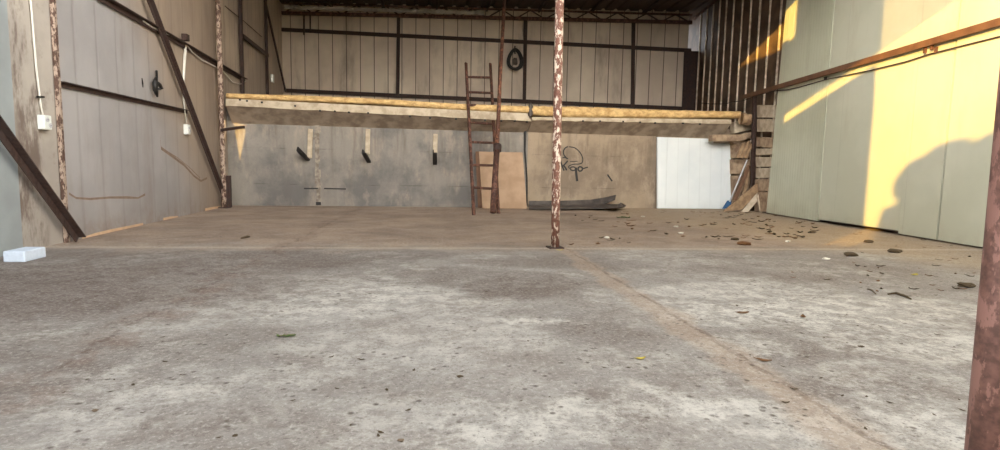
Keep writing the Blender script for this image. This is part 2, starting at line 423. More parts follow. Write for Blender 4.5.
def left_mat():
    t = NT('left lining going from grey to tan'); x, y, z = t.xyz()
    grey = t.mix(t.ramp(t.noise(.6, 5), .35, .65), lin((175, 172, 172)), lin((158, 155, 155)))
    tan = t.mix(t.ramp(t.noise(.8, 5, .6, t.map((1, 1, .3))), .35, .65), lin((170, 154, 138)), lin((146, 132, 120)))
    k = t.math('ADD', y, t.math('MULTIPLY', z, .8))
    k = t.ramp(t.math('ADD', k, t.math('MULTIPLY', t.noise(.9, 4), .8)), 13.2, 15.6)
    base = t.mix(k, grey, tan)
    st = t.ramp(t.noise(1.3, 7, .65, t.map((1, 1, .22))), .5, .72, 0, .4)
    base = t.mix(st, base, lin((128, 112, 100)))
    low = t.math('MULTIPLY', t.ramp(z, .0, .5, 1, 0), t.ramp(t.noise(4, 6, .7), .4, .65, .15, .5))
    base = t.mix(low, base, lin((132, 112, 94)))
    fr = t.math('ABSOLUTE', t.math('SUBTRACT', t.math('FRACT', t.math('DIVIDE', y, .62)), .5))
    g = t.ramp(fr, .0, .09, 1, 0)
    base = t.mix(t.math('MULTIPLY', g, .16), base, lin((96, 84, 78)))
    t.col(base); t.rough(.5); t.bump(t.math('ADD', t.math('MULTIPLY', g, -.4), t.math('MULTIPLY', t.noise(2.5, 4), .5)), .02, .4); return t.m
M['left_lining'] = left_mat()
struct('wall_left', wall_strip(LW, YC1, YC2-.05, 0, ZP, off=.0), 'left_lining')
struct('wall_left', wall_strip(LW, YC1, YC2-.05, ZP, TOP, off=-.03), 'left_lining')
# end of the wall under the ledge, split by the wedge-shaped gap that lets the sun in
Y1, Y2 = YC2+.12, YC2+.40
struct('wall_left', wall_strip(LW, YC2-.05, Y1, 0, TOP), 'left_tan')
struct('wall_left', wall_strip(LW, Y2, 24.6, 0, TOP), 'left_tan')
struct('wall_left', wall_strip(LW, Y1, Y2, 2.34, TOP), 'left_tan')
w = MB()
a, b, c = seg(LW, Y1, 0), seg(LW, Y2, 0), seg(LW, (Y1+Y2)/2+.03, 0); n = -LW.n*.02
def tri_prism(mb, pts, n): 
    k = len(pts); mb.add(list(pts)+[p+n for p in pts], [tuple(range(k)), tuple(range(2*k-1, k-1, -1))]+[(i, (i+1) % k, (i+1) % k+k, i+k) for i in range(k)])
Z = lambda p, z: Vector((p.x, p.y, z))
tri_prism(w, [Z(a, 0), Z(b, 0), Z(b, 2.34), Z(c, 1.25), Z(a, 2.34)], n)
# concave outline handled as two pieces
w = MB(); tri_prism(w, [Z(a, 0), Z(c, 0), Z(c, 1.25), Z(a, 2.34)], n); tri_prism(w, [Z(c, 0), Z(b, 0), Z(b, 2.34), Z(c, 1.25)], n)
struct('wall_left', w, 'left_tan')

# low concrete back wall in two castings, with the pale joint rib
XJ = BW(527, 180).x
XL = BW(236, 200).x
def wall_x(g, x0, x1, z0, z1, th=.3, off=0.):
    a, b = at_x(g, x0, 0, off), at_x(g, x1, 0, off); n = -g.n*th
    q = [a, b, b+n, a+n]
    return MB().hexa([Z(p, z0) for p in q], [Z(p, z1) for p in q])
wbl = struct('wall_back', wall_x(BW, XL-.6, XJ, 0, 2.6), 'conc_left')
wbr = struct('wall_back', wall_x(BW, XJ, 10.6, 0, 2.6, off=.02), 'conc_right')
jx = BW(318, 180).x
jm = MB()
pts = []
for i in range(12):
    z = 2.3*i/11; pts.append(z)
for i in range(11):
    w0 = .13+random.uniform(-.04, .04); o0 = random.uniform(-.03, .03)
    p = at_x(BW, jx+o0, pts[i], .012); q = at_x(BW, jx+o0*.3, pts[i+1], .012)
    jm.bar(p, q, w0, .024, BW.n)
M['joint'] = simple('pale mortar joint', (158, 148, 134), .9, c2=(118, 108, 98), scale=8, bump=.8)
struct('mortar_joint', jm, 'joint', wbl)
# dark crack marks crossing the joint
cm = MB()
for a, b in (((304, 188.5), (318, 188.5)), ((324, 188.5), (346, 189))):
    cm.bar(BW(*a, .02), BW(*b, .02), .035, .01, BW.n)
cm.bar(BW(316, 203.5, .03), BW(321, 203.5, .03), .09, .04, BW.n)
struct('crack', cm, 'dark', wbl)
cm = MB(); cm.tube([BW(525.5, 122, .03), BW(524.8, 150, .03), BW(527, 178, .03), BW(527, 206, .03)], [.05, .03, .02, .02], 6)
struct('crack', cm, 'dark', wbl)

# upper back wall: profiled panels behind the ledge
top_l = UW(283, 12).z; top_r = UW(690, 24).z
a, b = at_x(UW, UA.x-.3), at_x(UW, UB.x-.22); n = -UW.n*.06
struct('wall_back', MB().hexa([Z(a, 2.4), Z(b, 2.4), Z(b+n, 2.4), Z(a+n, 2.4)], [Z(a, 7.75), Z(b, 7.75), Z(b+n, 7.75), Z(a+n, 7.75)]), 'back_panel')
# closing sheet between the upper wall and the right side, below the slot of daylight
zs = UW(690, 51).z
a2 = at_x(UW, UB.x-.22); b2 = at_x(UW, UB.x+1.0)
struct('wall_back', MB().hexa([Z(a2, 2.4), Z(b2, 2.4), Z(b2+n, 2.4), Z(a2+n, 2.4)], [Z(a2, zs), Z(b2, zs), Z(b2+n, zs), Z(a2+n, zs)]), 'steel_dark')

# right wall: dark ribbed sheet behind, pale lining panels in front
YR = RW(766, 214).y
OFFR = -.26
rb = MB(); a, b = at_y(RW, -1.0, 0, OFFR), at_y(RW, 24.6, 0, OFFR); n = -RW.n*.05
rb.hexa([Z(p, 0) for p in (a, b, b+n, a+n)], [Z(p, TOP) for p in (a, b, b+n, a+n)])
rwall = struct('wall_right', rb, 'rib_wall')
ys = [RW(x, 60, OFFR).y for x in (699, 705, 711, 717.3, 723.7, 731, 739.5, 748, 757, 767, 778)]
for y in ys:
    p = at_y(RW, y, 0, OFFR+.02)
    struct('rib', MB().bar(Z(p, .2), Z(p, 7.6), .045, .05, RW.n), 'rib', rwall)
def lining(y0, y1, zt, mat, th=.05, off=0., lean=0., z0=.02, z0b=None):
    a, b = at_y(RW, y0, 0, off), at_y(RW, y1, 0, off+.0); n = -RW.n*th
    z0b = z0 if z0b is None else z0b
    mb = MB().hexa([Z(a, z0), Z(b, z0b), Z(b+n, z0b), Z(a+n, z0)], [Z(a, zt), Z(b, zt), Z(b+n, zt), Z(a+n, zt)])
    return struct('wall_right', mb, mat)
Y_a, Y_b, Y_c = RW(818, 221).y, RW(898, 234).y, RW(937, 241).y
def slanted_lining():
    zt = 7.9; y0, y1, y2 = Y_a+.01, RW(766.5, 214).y, RW(787, 0).y
    y2 = y1+(y2-y1)*zt/RW(787, 0).z
    a, b, c, d = at_y(RW, y0, .03, .01), at_y(RW, y1, .03, .01), at_y(RW, y2, zt, .01), at_y(RW, y0, zt, .01)
    mb = MB(); n = -RW.n*.05; mb.hexa([a, b, c, d], [p+n for p in (a, b, c, d)])
    return struct('wall_right', mb, 'right_panel')
slanted_lining()
lining(Y_b, Y_a-.01, TOP, 'right_plain', off=.0, z0=.09, z0b=.07)
lining(Y_c+.03, Y_b-.004, TOP, 'right_plain', off=.0, z0=.03)
lining(-1.0, Y_c-.03, TOP, 'right_plain', off=.012, z0=.03)

# ------------------------------------------------------------------ roof over the rear half
ZF, ZB = 7.90, 7.62; YF = 8.05
rm = MB(); grid = []
def zr(y): return ZF+(ZB-ZF)*(y-YF)/(24.3-YF)
x = -7.0; xs = []
while x < 11.2: xs += [(x, 0), (x+.10, 0), (x+.14, .07), (x+.24, .07), (x+.28, 0)]; x += .5
for y in (YF, 12, 16, 20, 24.4): grid.append([(px, y, zr(y)+dz) for px, dz in xs])
rm.sheet(grid, -.01)
struct('ceiling', rm, 'roof')
struct('trim_1', MB().box((2.1, YF, zr(YF)-.17), (17.6, .10, .42)), 'steel_dark')
# rafters along the depth and purlins across
for i, x in enumerate((-4.2, -2.1, .0, 2.0, 4.1, 6.2, 8.3)):
    single('roof_rafter', ['leftmost dark rafter under the roof', 'second dark rafter from the left under the roof', 'dark roof rafter left of the ladder', 'dark roof rafter above the flaking centre post',
        'dark roof rafter right of the centre post', 'second last dark roof rafter towards the right wall', 'dark roof rafter nearest the ribbed right wall'][i], 'rafter',
        MB().bar((x, YF+.1, zr(YF)-.09), (x, 23.9, zr(23.9)-.09), .07, .12, (0, 0, 1)), 'steel_dark')
# eaves truss against the upper back wall
tt = thing('roof_truss', 'rusty red brown lattice truss along the top of the back wall', 'truss', UW(283, 12, .25))
def upt(px, y0, off=.2): return UW(px, y0, off)
part('top_chord', MB().bar(UW(282, 3, .25), UW(692, 15, .25), .07, .07, UW.n), 'ladder', tt)
part('bottom_chord', MB().bar(UW(282, 13, .25), UW(692, 22.5, .25), .13, .10, UW.n), 'ladder', tt)
for i in range(14):
    xa = 284+i*29; xb = xa+14.5; xc = xa+29; yt = lambda x: 3+(x-282)*12/410; yb = lambda x: 13+(x-282)*9.5/410
    part('web_bar', MB().bar(UW(xa, yb(xa), .25), UW(xb, yt(xb), .25), .045, .04, UW.n).bar(UW(xb, yt(xb), .25), UW(min(xc, 691), yb(min(xc, 691)), .25), .045, .04, UW.n), 'steel', tt)
# foil tucked above the truss on the left
fo = MB(); rows = []
rr = random.Random(3)
for j in range(4):
    row = []
    for i in range(60):
        px = 284+i*(484-284)/59; py = 5.2+(px-283)*.028+j*1.35+rr.uniform(-.6, .6)
        row.append(UW(px, py, .42+rr.uniform(-.17, .17)))
    rows.append(row)
fo.sheet(rows)
single('foil_blanket', 'crumpled silver foil tucked under the roof at the back left', 'insulation foil', fo, 'foil')
# diagonal light flashing where roof meets the right wall
single('roof_flashing', 'pale pinkish flashing strip sloping where roof meets right wall', 'flashing', MB().bar(RW(694, 19, .06), RW(722, -5, .06), .10, .03, RW.n), 'ladder')

# ------------------------------------------------------------------ steel on the upper back wall
def ubar(name, label, p, q, w, d, off=.06, mat='steel_dark', cat='beam'):
    return single(name, label, cat, MB().bar(UW(*p, off), UW(*q, off), w, d, UW.n), mat)
ubar('steel_beam', 'long dark steel beam across the upper back wall panels', (281, 29.5), (691, 50.5), .14, .08)
ubar('steel_beam', 'dark steel beam along the foot of the upper back wall, above the ledge', (286, 90.5), (692, 109), .15, .08)
ubar('steel_post', 'dark post on the upper back wall, left of the ladder', (398.6, 14), (397.6, 97), .13, .08, .10, cat='post')
ubar('steel_post', 'dark post on the upper back wall beside the hanging cable coil', (525.5, 17), (524.3, 103), .14, .08, .10, cat='post')
ubar('steel_post', 'dark post on the upper back wall right of the flaking centre post', (633.5, 22), (632.5, 107), .14, .08, .10, cat='post')
ubar('steel_post', 'wide dark post at the right end of the upper back wall', (687, 50), (684.5, 109), .22, .05, .10, cat='post')
ubar('steel_rod', 'short thick dark rod hanging from the truss at the back left', (304, 12), (304, 35), .06, .05, .12, cat='rod')
ubar('steel_rod', 'short thin dark rod hanging beside the thicker one at the back left', (310.2, 12), (310.2, 29), .045, .05, .12, cat='rod')

# ------------------------------------------------------------------ steel on the left wall
def lbar(name, label, p, q, w, off=.03, mat='steel', cat='beam', L=True, side=1, d=.05):
    a, b = LW(*p, off), LW(*q, off)
    mb = MB().angle(a, b, w, .012, LW.n, side) if L else MB().bar(a, b, w, d, LW.n)
    return single(name, label, cat, mb, mat)
Yd = LW(80, 246).y
def lp(y, z, off=.03): return at_y(LW, y, z, off)
def ext(p, q, k): return p+(q-p)*k
# big diagonals
a, b = LW(148, 0, .09), LW(226, 203, .09); a = ext(b, a, 1.35)
single('diagonal_brace', 'long dark diagonal brace running down to the rusted column under the ledge', 'brace', MB().angle(a, Vector((b.x, b.y, .03)), .09, .014, LW.n, -1), 'steel')
a, b = LW(0, 137, .12), LW(77, 243, .12); a = ext(b, a, 2.6)
single('diagonal_brace', 'thick dark diagonal brace reaching the floor beside the white foam block', 'brace', MB().angle(a, Vector((b.x, b.y, .03)), .105, .014, LW.n, -1), 'steel')
# horizontal girts
single('wall_girt', 'short dark horizontal girt at mid height on the left wall', 'girt', MB().angle(LW(59, 84, .02), LW(187, 112, .02), .075, .012, LW.n, -1), 'steel')
single('wall_girt', 'long dark horizontal girt high on the left wall', 'girt', MB().angle(LW(96, -4, .03), LW(244.5, 80.5, .03), .10, .014, LW.n, -1), 'steel')
# columns
def column(name, label, px, py, w, mat, off=.1, top=TOP-.1, r=None):
    p = LW(px, py, off); p = Vector((p.x, p.y, 0))
    mb = MB().tube([Z(p, 0), Z(p, .5), Z(p, 2), Z(p, 4), Z(p, top)], w/2, 14) if r else MB().bar(Z(p, 0), Z(p, top), w, w, LW.n)
    return p, mb
p, mb = column('', '', 63.8, 190, .055, 'post_left', .04)
single('wall_column', 'narrow rusted column on the left wall right of the nearer socket', 'column', mb, 'post_left')
single('sealant_bead', 'thin white sealant line beside the narrow rusted column', 'sealant', MB().bar(lp(p.y+.09, .1, .012), lp(p.y+.09, TOP-.1, .012), .018, .014, LW.n), 'white_plastic')
p, mb = column('', '', 224, 200, .13, 'post_left', .16, r=1)
t = thing('wall_column', 'mottled round rusted column standing at the left end of the ledge', 'column', p)
part('shaft', mb, 'post_left', t, smooth=True)
part('foot_plate', MB().box(p+Vector((.0, 0, .012)), (.26, .26, .024)), 'steel', t)
part('stub', MB().bar(p+Vector((.12, .03, .02)), p+Vector((.12, .03, .85)), .10, .09, (0, 1, 0)), 'steel_dark', t, 'dark steel stub beside the column foot')
# posts behind the ledge on the left wall
zl = 2.95
for px, w_, lab, y0 in ((242.7, .13, 'dark post above the ledge just behind the mottled column', 92), (267.5, .13, 'dark post above the ledge, second behind the mottled column', 93)):
    p = LW(px, y0, .08)
    single('steel_post', lab, 'post', MB().bar(Z(p, zl), Z(p, 7.7), w_, .08, LW.n), 'steel_dark')
single('steel_brace', 'short dark brace linking the two posts above the ledge', 'brace', MB().bar(LW(243, 36, .1), LW(268, 55.5, .1), .12, .05, LW.n), 'steel_dark')
single('steel_brace', 'long dark slanting brace in the back left corner above the ledge', 'brace', MB().bar(LW(265, 0, .1), LW(285.5, 91, .12), .13, .05, LW.n), 'steel_dark')
p0 = LW(222, 130, .2); p1 = BW(243.5, 127, .0)
single('stub_beam', 'dark stub beam poking out below the left end of the ledge', 'beam', MB().bar(p0, p1+Vector((0, -.02, 0)), .09, .07, (0, 0, 1)), 'steel_dark')
single('rusty_wire', 'thin sagging wire stretched across the tan sheet high on the left wall', 'wire', MB().tube([LW(225, 6, .04), LW(245, 22, .04), LW(262, 37, .04)], .012, 5), 'steel')

# ------------------------------------------------------------------ ledge
def edge(px, py, off=0): return SL(px, py, off)
def ledge(x0, x1, top0, top1, bot0, bot1, label, mat_face, joint=True):
    """slab with a thin upright face and a soffit sloping back down to the wall"""
    a_t, b_t = edge(x0, top0), edge(x1, top1); a_b, b_b = edge(x0, bot0), edge(x1, bot1)
    nb = BW.n*-OVER
    def back(p, z): q = p+nb; return Z(q, z)
    t = thing('concrete_ledge', label, 'ledge', Z(a_b, min(a_b.z, b_b.z)))
    zj0, zj1 = 2.27, 2.27
    deep = BW.n*.0
    body = MB(); N = 24; secs = []
    for i in range(N+1):
        k = i/N; pt = a_t.lerp(b_t, k); pb = a_b.lerp(b_b, k)+Vector((0, 0, random.uniform(-.012, .012)))
        if i in (0, N): pb = a_b if i == 0 else b_b
        secs.append([pt+Vector((0, 0, 0)), pb, Z(pb+nb, zj0), Z(pb+nb+deep, zj0), Z(pt+nb+deep, pt.z)])
    for s_ in secs: body.v += s_
    for i in range(N):
        for j in range(5):
            u, v = i*5+j, i*5+(j+1) % 5
            body.f.append((u, v, v+5, u+5))
    body.f.append((4, 3, 2, 1, 0)); body.f.append(tuple(N*5+i for i in range(5)))
    part('slab', body, 'conc_ledge', t)
    fc = MB(); rows = [[], []]
    for s_ in secs: rows[0].append(s_[0]+BW.n*.015); rows[1].append(s_[1]+BW.n*.015)
    fc.sheet(rows, .014)
    part('edge_face', fc, mat_face, t, 'paler cast edge')
    return t, a_t, b_t
lt, la, lb_ = ledge(226, 531, 98.5, 113.5, 106, 121.5, 'longer left cast concrete ledge overhanging the low wall with brackets', 'conc_pale')
rt, ra, rb_ = ledge(532, 731, 117, 119.5, 120.5, 124, 'thinner right cast concrete ledge above the white panel', 'conc_pale')
# dark knots (form tie holes) in the edge face
for par, pl in ((lt, [(240, 99.8), (247, 101), (262, 102.5), (295, 106), (320, 110.7), (335, 111.3), (349, 112.4), (368, 113), (410, 116.5), (430, 118), (456, 119), (470, 120), (485, 120.3), (501, 121), (515, 121), (527, 122)]),
                (rt, [(583, 121), (600, 121.2), (623, 121.5), (640, 122.3), (655, 123), (683, 123.3), (700, 124)])):
    for q in pl:
        c = edge(*q, .02); part('tie_stub', MB().box(c, (.05, .05, .045), rz=random.random()), 'dark', par)
# deck of the loft behind the edge (seen only from above)
d0 = [la, rb_, Z(UB, rb_.z), Z(UA, la.z)]
dk = MB(); A_ = la+BW.n*-.6; B_ = rb_+BW.n*-.6
dk.hexa([Z(A_, 2.62), Z(B_, 2.62), Vector((UB.x, UB.y-.05, 2.62)), Vector((UA.x, UA.y-.05, 2.62))], [Z(A_, 2.72), Z(B_, 2.72), Vector((UB.x, UB.y-.05, 2.72)), Vector((UA.x, UA.y-.05, 2.72))])
struct('trim_2', dk, 'conc_ledge')

# insulation batts lying along the ledge edge
def batt(x0, x1, tops, bots, label, seed, flop=.03):
    rr = random.Random(seed); N = 70; rows = []
    def itp(tab, x):
        for (xa, ya), (xb, yb) in zip(tab, tab[1:]):
            if xa <= x <= xb: return ya+(yb-ya)*(x-xa)/(xb-xa)
        return tab[-1][1]
    secs = []
    ph = rr.random()*9
    for i in range(N+1):
        x = x0+(x1-x0)*i/N
        pt = edge(x, itp(tops, x)); pb = edge(x, itp(bots, x)); h = pt.z-pb.z
        bz = math.sin(i*.55+ph)*.02+rr.uniform(-.015, .015)
        prof = [(.03+bz, 0), (.07+bz, .25), (.08+bz, .6), (.04, .92), (-.05, 1.0+rr.uniform(-.06, .04)), (-.3, 1.02+rr.uniform(-.05, .05)), (-.8, .95), (-.85, 0)]
        secs.append([pb+BW.n*o+Vector((0, 0, h*k)) for o, k in prof])
    mb = MB(); K = 8
    for s_ in secs: mb.v += s_
    for i in range(N):
        for j in range(K):
            u, v = i*K+j, i*K+(j+1) % K; mb.f.append((u, v, v+K, u+K))
    mb.f.append(tuple(reversed(range(K)))); mb.f.append(tuple(N*K+i for i in range(K)))
    return single('insulation_batt', label, 'insulation', mb, 'wool', 'yellow insulation along the ledge', smooth=True)
batt(227, 529, [(227, 93), (300, 95), (380, 98.5), (460, 103.5), (531, 106)], [(227, 98.5), (380, 104.5), (460, 110), (531, 113)], 'yellow glass wool batt along the longer left ledge', 1)
batt(531, 740, [(531, 105.5), (600, 107), (655, 109.5), (741, 111)], [(531, 114.5), (560, 117), (655, 118), (741, 117.8)], 'yellow glass wool batt along the right ledge above the white panel', 2)
er = MB(); c0 = edge(740.5, 117.4, .06)
rows = []
for j in range(9):
    a = j/8; row = []
    for i in range(16):
        g_ = 2*PI*i/16; rad = .17*(1+.1*math.sin(3*g_+j))
        row.append(c0+Vector((a*.30, 0, 0))+Vector((0, math.cos(g_)*rad, math.sin(g_)*rad*1.05-.02-.04*a)))
    row.append(row[0]); rows.append(row)
er.sheet(rows); er.f.append(tuple(range(16))); er.f.append(tuple(len(er.v)-17+i for i in range(16)))
single('insulation_roll', 'tan rolled end of insulation hanging beyond the right ledge', 'insulation', er, 'timber', smooth=True)
# ruffled lump where the two ledges meet
lm = MB().blob(edge(530.5, 111, .06), (.07, .07, .22), .25, 5); single('cloth_scrap', 'dark crumpled scrap at the joint between the two ledges', 'scrap', lm, 'sheet', smooth=True)

# ------------------------------------------------------------------ brackets on the low wall
for i, (s0, s1, e0, e1, lab) in enumerate((((310.5, 129), (309.5, 158), (308, 160), (299, 151), 'leftmost wall bracket, pale strip with a dark arm tilted to the left'),
                                ((368, 129), (367.5, 154), (369, 162), (364, 153.5), 'middle wall bracket hanging under the ledge, dark arm barely tilted'),
                                ((435.5, 134), (435, 153), (435, 164), (434.8, 153.5), 'rightmost wall bracket, dark arm pointing straight at the viewer'))):
    b0, b1 = BW(*s0, .03), BW(*s1, .03)
    t = thing('wall_bracket', lab, 'bracket', b1, 'brackets under the left ledge')
    part('strip', MB().bar(b0, b1, .13, .05, BW.n), 'conc_pale', t, 'pale grey strip', bev=.008)
    p = BW(*e0, .05); q = BW(*e1, .55)
    part('arm', MB().angle(p, q, .12, .03, (0, -.3, 1), 1).bar(p, q, .11, .05, (0, 0, 1)), 'dark', t, 'blackened steel arm')

# ------------------------------------------------------------------ graffiti (strokes on the tan casting)
def stroke(pts, w):
    P = [Vector((a, b, 0)) for a, b in pts]; out = []
    n = len(P)
    for i in range(n-1):
        p0, p1, p2, p3 = P[max(i-1, 0)], P[i], P[i+1], P[min(i+2, n-1)]
        for k in range(6):
            t = k/6; out.append(.5*((2*p1)+(-p0+p2)*t+(2*p0-5*p1+4*p2-p3)*t*t+(-p0+3*p1-3*p2+p3)*t**3))
    out.append(P[-1])
    L, Rr = [], []
    for i, p in enumerate(out):
        d = (out[min(i+1, len(out)-1)]-out[max(i-1, 0)])
        d = d.normalized() if d.length > 1e-6 else Vector((1, 0, 0))
        k = Vector((-d.y, d.x, 0))*w/2
        L.append(BW((p+k).x, (p+k).y, .026)); Rr.append(BW((p-k).x, (p-k).y, .026))
    return MB().sheet([L, Rr], .003)
Zm = lambda x, y: (545+x/10., 140+y/10.)
strokes = [([(232, 66), (205, 78), (185, 110), (190, 150), (222, 188)], .9), ([(240, 68), (300, 80), (350, 125), (376, 180), (372, 225), (340, 240), (290, 242), (252, 254), (236, 268), (245, 285)], .75),
    ([(175, 178), (200, 176), (232, 188)], .8), ([(155, 205), (172, 262), (192, 306)], 1.1), ([(228, 208), (185, 255), (168, 258)], 1.0), ([(185, 255), (205, 280), (216, 304)], 1.2),
    ([(250, 214), (280, 216), (325, 212)], .6), ([(250, 290), (262, 272), (290, 270), (304, 285), (296, 302), (270, 304), (252, 292)], .9),
    ([(310, 275), (312, 330), (322, 412)], 1.7), ([(335, 272), (332, 298), (350, 312), (372, 298), (370, 275), (345, 268), (335, 280)], 1.1), ([(368, 292), (400, 280), (430, 272)], .9),
    ([(625, 345), (645, 375), (672, 412)], 1.1)]
gfx = MB()
for pts_, w_ in strokes:
    m = stroke([Zm(*p) for p in pts_], w_*1.35); gfx.add(m.v, m.f)
o = struct('graffiti', gfx, 'paint', wbr)

# ------------------------------------------------------------------ white panel, boards, ladder, pole
WP = lambda px, py, off=.10: BW(px, py, off)
a, b = WP(657.5, 137), WP(731, 138)
t = MB()
fb = [WP(657.5, 207.6, .25), WP(731, 208.3, .25)]
for p in fb: p.z = .0
n = -BW.n*.07
xn = a.lerp(b, .76); zn = a.z-.14
bot = [fb[0], fb[1]]
mid = fb[0].lerp(fb[1], .76)
outer = [Z(fb[0], .02), Z(mid, .02), Z(fb[1], .02), Z(b, zn), Z(xn, zn), Z(xn, a.z), Z(a, a.z)]
tri_prism(t, [outer[0], outer[1], Vector((xn.x, xn.y, zn)), outer[5], outer[6]], n)
tri_prism(t, [outer[1], outer[2], outer[3], outer[4]], n)
single('insulation_board', 'large white foam panel leaning against the back wall, notched top right corner', 'panel', t, 'white_panel')

def board(name, label, quad, offs, th, mat, cat='board'):
    ps = [BW(x, y, o) for (x, y), o in zip(quad, offs)]
    for p in ps[:2]: p.z = max(p.z, .005)
    lo = min(ps[0].z, ps[1].z)
    n = (ps[1]-ps[0]).cross(ps[3]-ps[0]).normalized(); 
    if n.dot(BW.n) < 0: n = -n
    return single(name, label, cat, MB().hexa([p for p in ps], [p-n*th for p in ps]), mat)
def bfl(px, off): 
    p = BW(px, 208, off); return Z(p, .01)
def leaning(name, label, x0, x1, tx0, tx1, ty0, ty1, foot, head, th, mat, cat='board'):
    b0, b1 = bfl(x0, foot), bfl(x1, foot); t0, t1 = BW(tx0, ty0, head), BW(tx1, ty1, head)
    n = (b1-b0).cross(t0-b0).normalized()
    if n.dot(BW.n) < 0: n = -n
    return single(name, label, cat, MB().hexa([b0, b1, b1-n*th, b0-n*th], [t0, t1, t1-n*th, t0-n*th]), mat)
leaning('narrow_board', 'narrow dark brown board standing behind the ladder at the low wall', 478, 486, 475.5, 485, 151.5, 151.5, .40, .22, .02, 'board_dark')
leaning('fibreboard', 'large tan fibreboard leaning on the low wall behind the ladder', 482.5, 527, 479, 522.5, 151.5, 152.5, .62, .25, .012, 'board')

def ladder():
    fz = fl(474.5, 215); fz2 = fl(499, 213.5)
    mid_ = (fz+fz2)/2
    t = thing('ladder', 'rusty brown steel ladder leaning on the left ledge', 'ladder', mid_)
    # plane of the ladder: foot on the floor, leaning on the ledge edge
    e0, e1 = SL(466, 108, .34), SL(492, 108, .34)
    pl_n = (fz2-fz).cross(e0-fz).normalized()
    def L(px, py):
        d = ray(px, py); k = (fz-EYE).dot(pl_n)/d.dot(pl_n); return EYE+d*k
    A0, A1 = L(466, 63), L(473.8, 215); B0, B1 = L(490.3, 63.5), L(498.5, 214)
    A1.z = .0; B1.z = .0
    ref = pl_n
    part('stile', MB().bar(A1, A0, .075, .05, ref), 'ladder', t)
    part('stile', MB().bar(B1, B0, .075, .05, ref), 'ladder', t)
    # rungs at the heights seen
    for yl, yr in ((77, 77.5), (92, 93), (105, 106), (122.5, 124), (142, 143), (165, 165.5), (187.5, 189)):
        k0 = (yl-63)/(215-63); k1 = (yr-63.5)/(214-63.5)
        xl = 466+k0*7.8; xr = 490.3+k1*8.2
        part('rung', MB().bar(L(xl, yl), L(xr, yr), .055, .04, ref), 'ladder', t)
    return t
ladder()
# propped pole in two thicknesses, in front of the ladder
p_foot = fl(492.5, 214)
pb_ = SL(497.2, 112, .35)
dirp = (pb_-p_foot)
def on_line(py):   # point where the pole's plane-of-view height matches
    pn = dirp.cross(ri).normalized()
    return pn
pn_ = dirp.cross(Vector((1, 0, 0))).normalized()
def PL(px, py):
    d = ray(px, py); k = (p_foot-EYE).dot(pn_)/d.dot(pn_); return EYE+d*k
t = thing('leaning_pole', 'long rusty pole propped from the floor up to the roof beside the ladder', 'pole', Z(p_foot, 0))
f0 = PL(493, 211.5); f0.z = .04
topq = PL(504.5, 0); topq = ext(f0, topq, 1.03)
part('lower_sleeve', MB().tube([f0, PL(497, 148)], .08, 12), 'ladder', t, 'thicker darker lower tube', smooth=True)
part('shaft', MB().tube([PL(497, 150), PL(500, 80), topq], .055, 12), 'pipe', t, 'thin red brown upper pipe', smooth=True)
part('collar', MB().tube([PL(497.1, 151), PL(497.5, 145)], .11, 12), 'steel', t, smooth=True)

# coil hanging on the upper beam
cc = UW(515, 58.5, .14); t = thing('cable_coil', 'black coil of cable hanging on the upper back wall beam', 'coil', UW(515, 70, .14))
cl = MB(); sx = UW(520, 58, .14).x-cc.x
for k in range(5):
    pts_ = []
    for i in range(29):
        g_ = 2*PI*i/28; w_ = (.20+.025*k)*(1-.28*math.sin(g_)); 
        pts_.append(cc+Vector((math.cos(g_)*w_*1.05, -.02*k, math.sin(g_)*(.34+.02*k)-.04)))
    cl.tube(pts_, .026, 6)
part('loops', cl, 'dark', t, smooth=True)
part('tie', MB().tube([UW(515, 46, .2), UW(514.6, 50, .2), UW(515, 54, .2)], .03, 6), 'dark', t)
part('plug_bundle', MB().blob(cc+Vector((0, 0, -.12)), (.10, .05, .15), .3, 4), 'sheet', t, 'greyish knotted middle', smooth=True)

# ------------------------------------------------------------------ rubber sheets on floor at low wall
def strip_sheet(label, pts, mat='sheet'):
    rows = []
    for (xt, yt, ot), (xb, yb, ob) in pts: rows.append([BW(xt, yt, ot), BW(xb, yb, ob)])
    mb = MB().sheet([[r[0] for r in rows], [r[1] for r in rows]], .015)
    for v in mb.v: v.z = max(v.z, .004)
    return single('rubber_sheet', label, 'sheet', mb, mat)
strip_sheet('dark curled rubber strip standing along the foot of the low wall', [((529, 201, .1), (529, 206, .18)), ((560, 201, .1), (560, 206.2, .22)), ((590, 200, .12), (590, 206, .3)), ((606, 197.5, .12), (606, 204, .3)), ((616, 195, .1), (615, 200, .2))])
A_ = fl(528, 207.5); 
mb = MB(); top_, bt_ = [], []
for (xt, yt), (xb, yb), z in (((529, 205.8), (529, 209.5), .03), ((560, 205.8), (560, 209.3), .04), ((590, 204.5), (590, 208.8), .05), ((608, 201.5), (606, 208.6), .07), ((618, 202.5), (616, 208.3), .12), ((626, 206.0), (624, 207.6), .07)):
    top_.append(fl(xt, yt, z+.05)); bt_.append(fl(xb, yb, z))
for p in top_:
    lim = at_x(BW, p.x, 0, .08)
    if p.y > lim.y: p.y = lim.y
mb.sheet([top_, bt_], .02)
for v in mb.v: v.z = max(v.z, .003)
single('rubber_sheet', 'flat dark rubber sheet lying on the floor below the graffiti', 'sheet', mb, 'sheet')

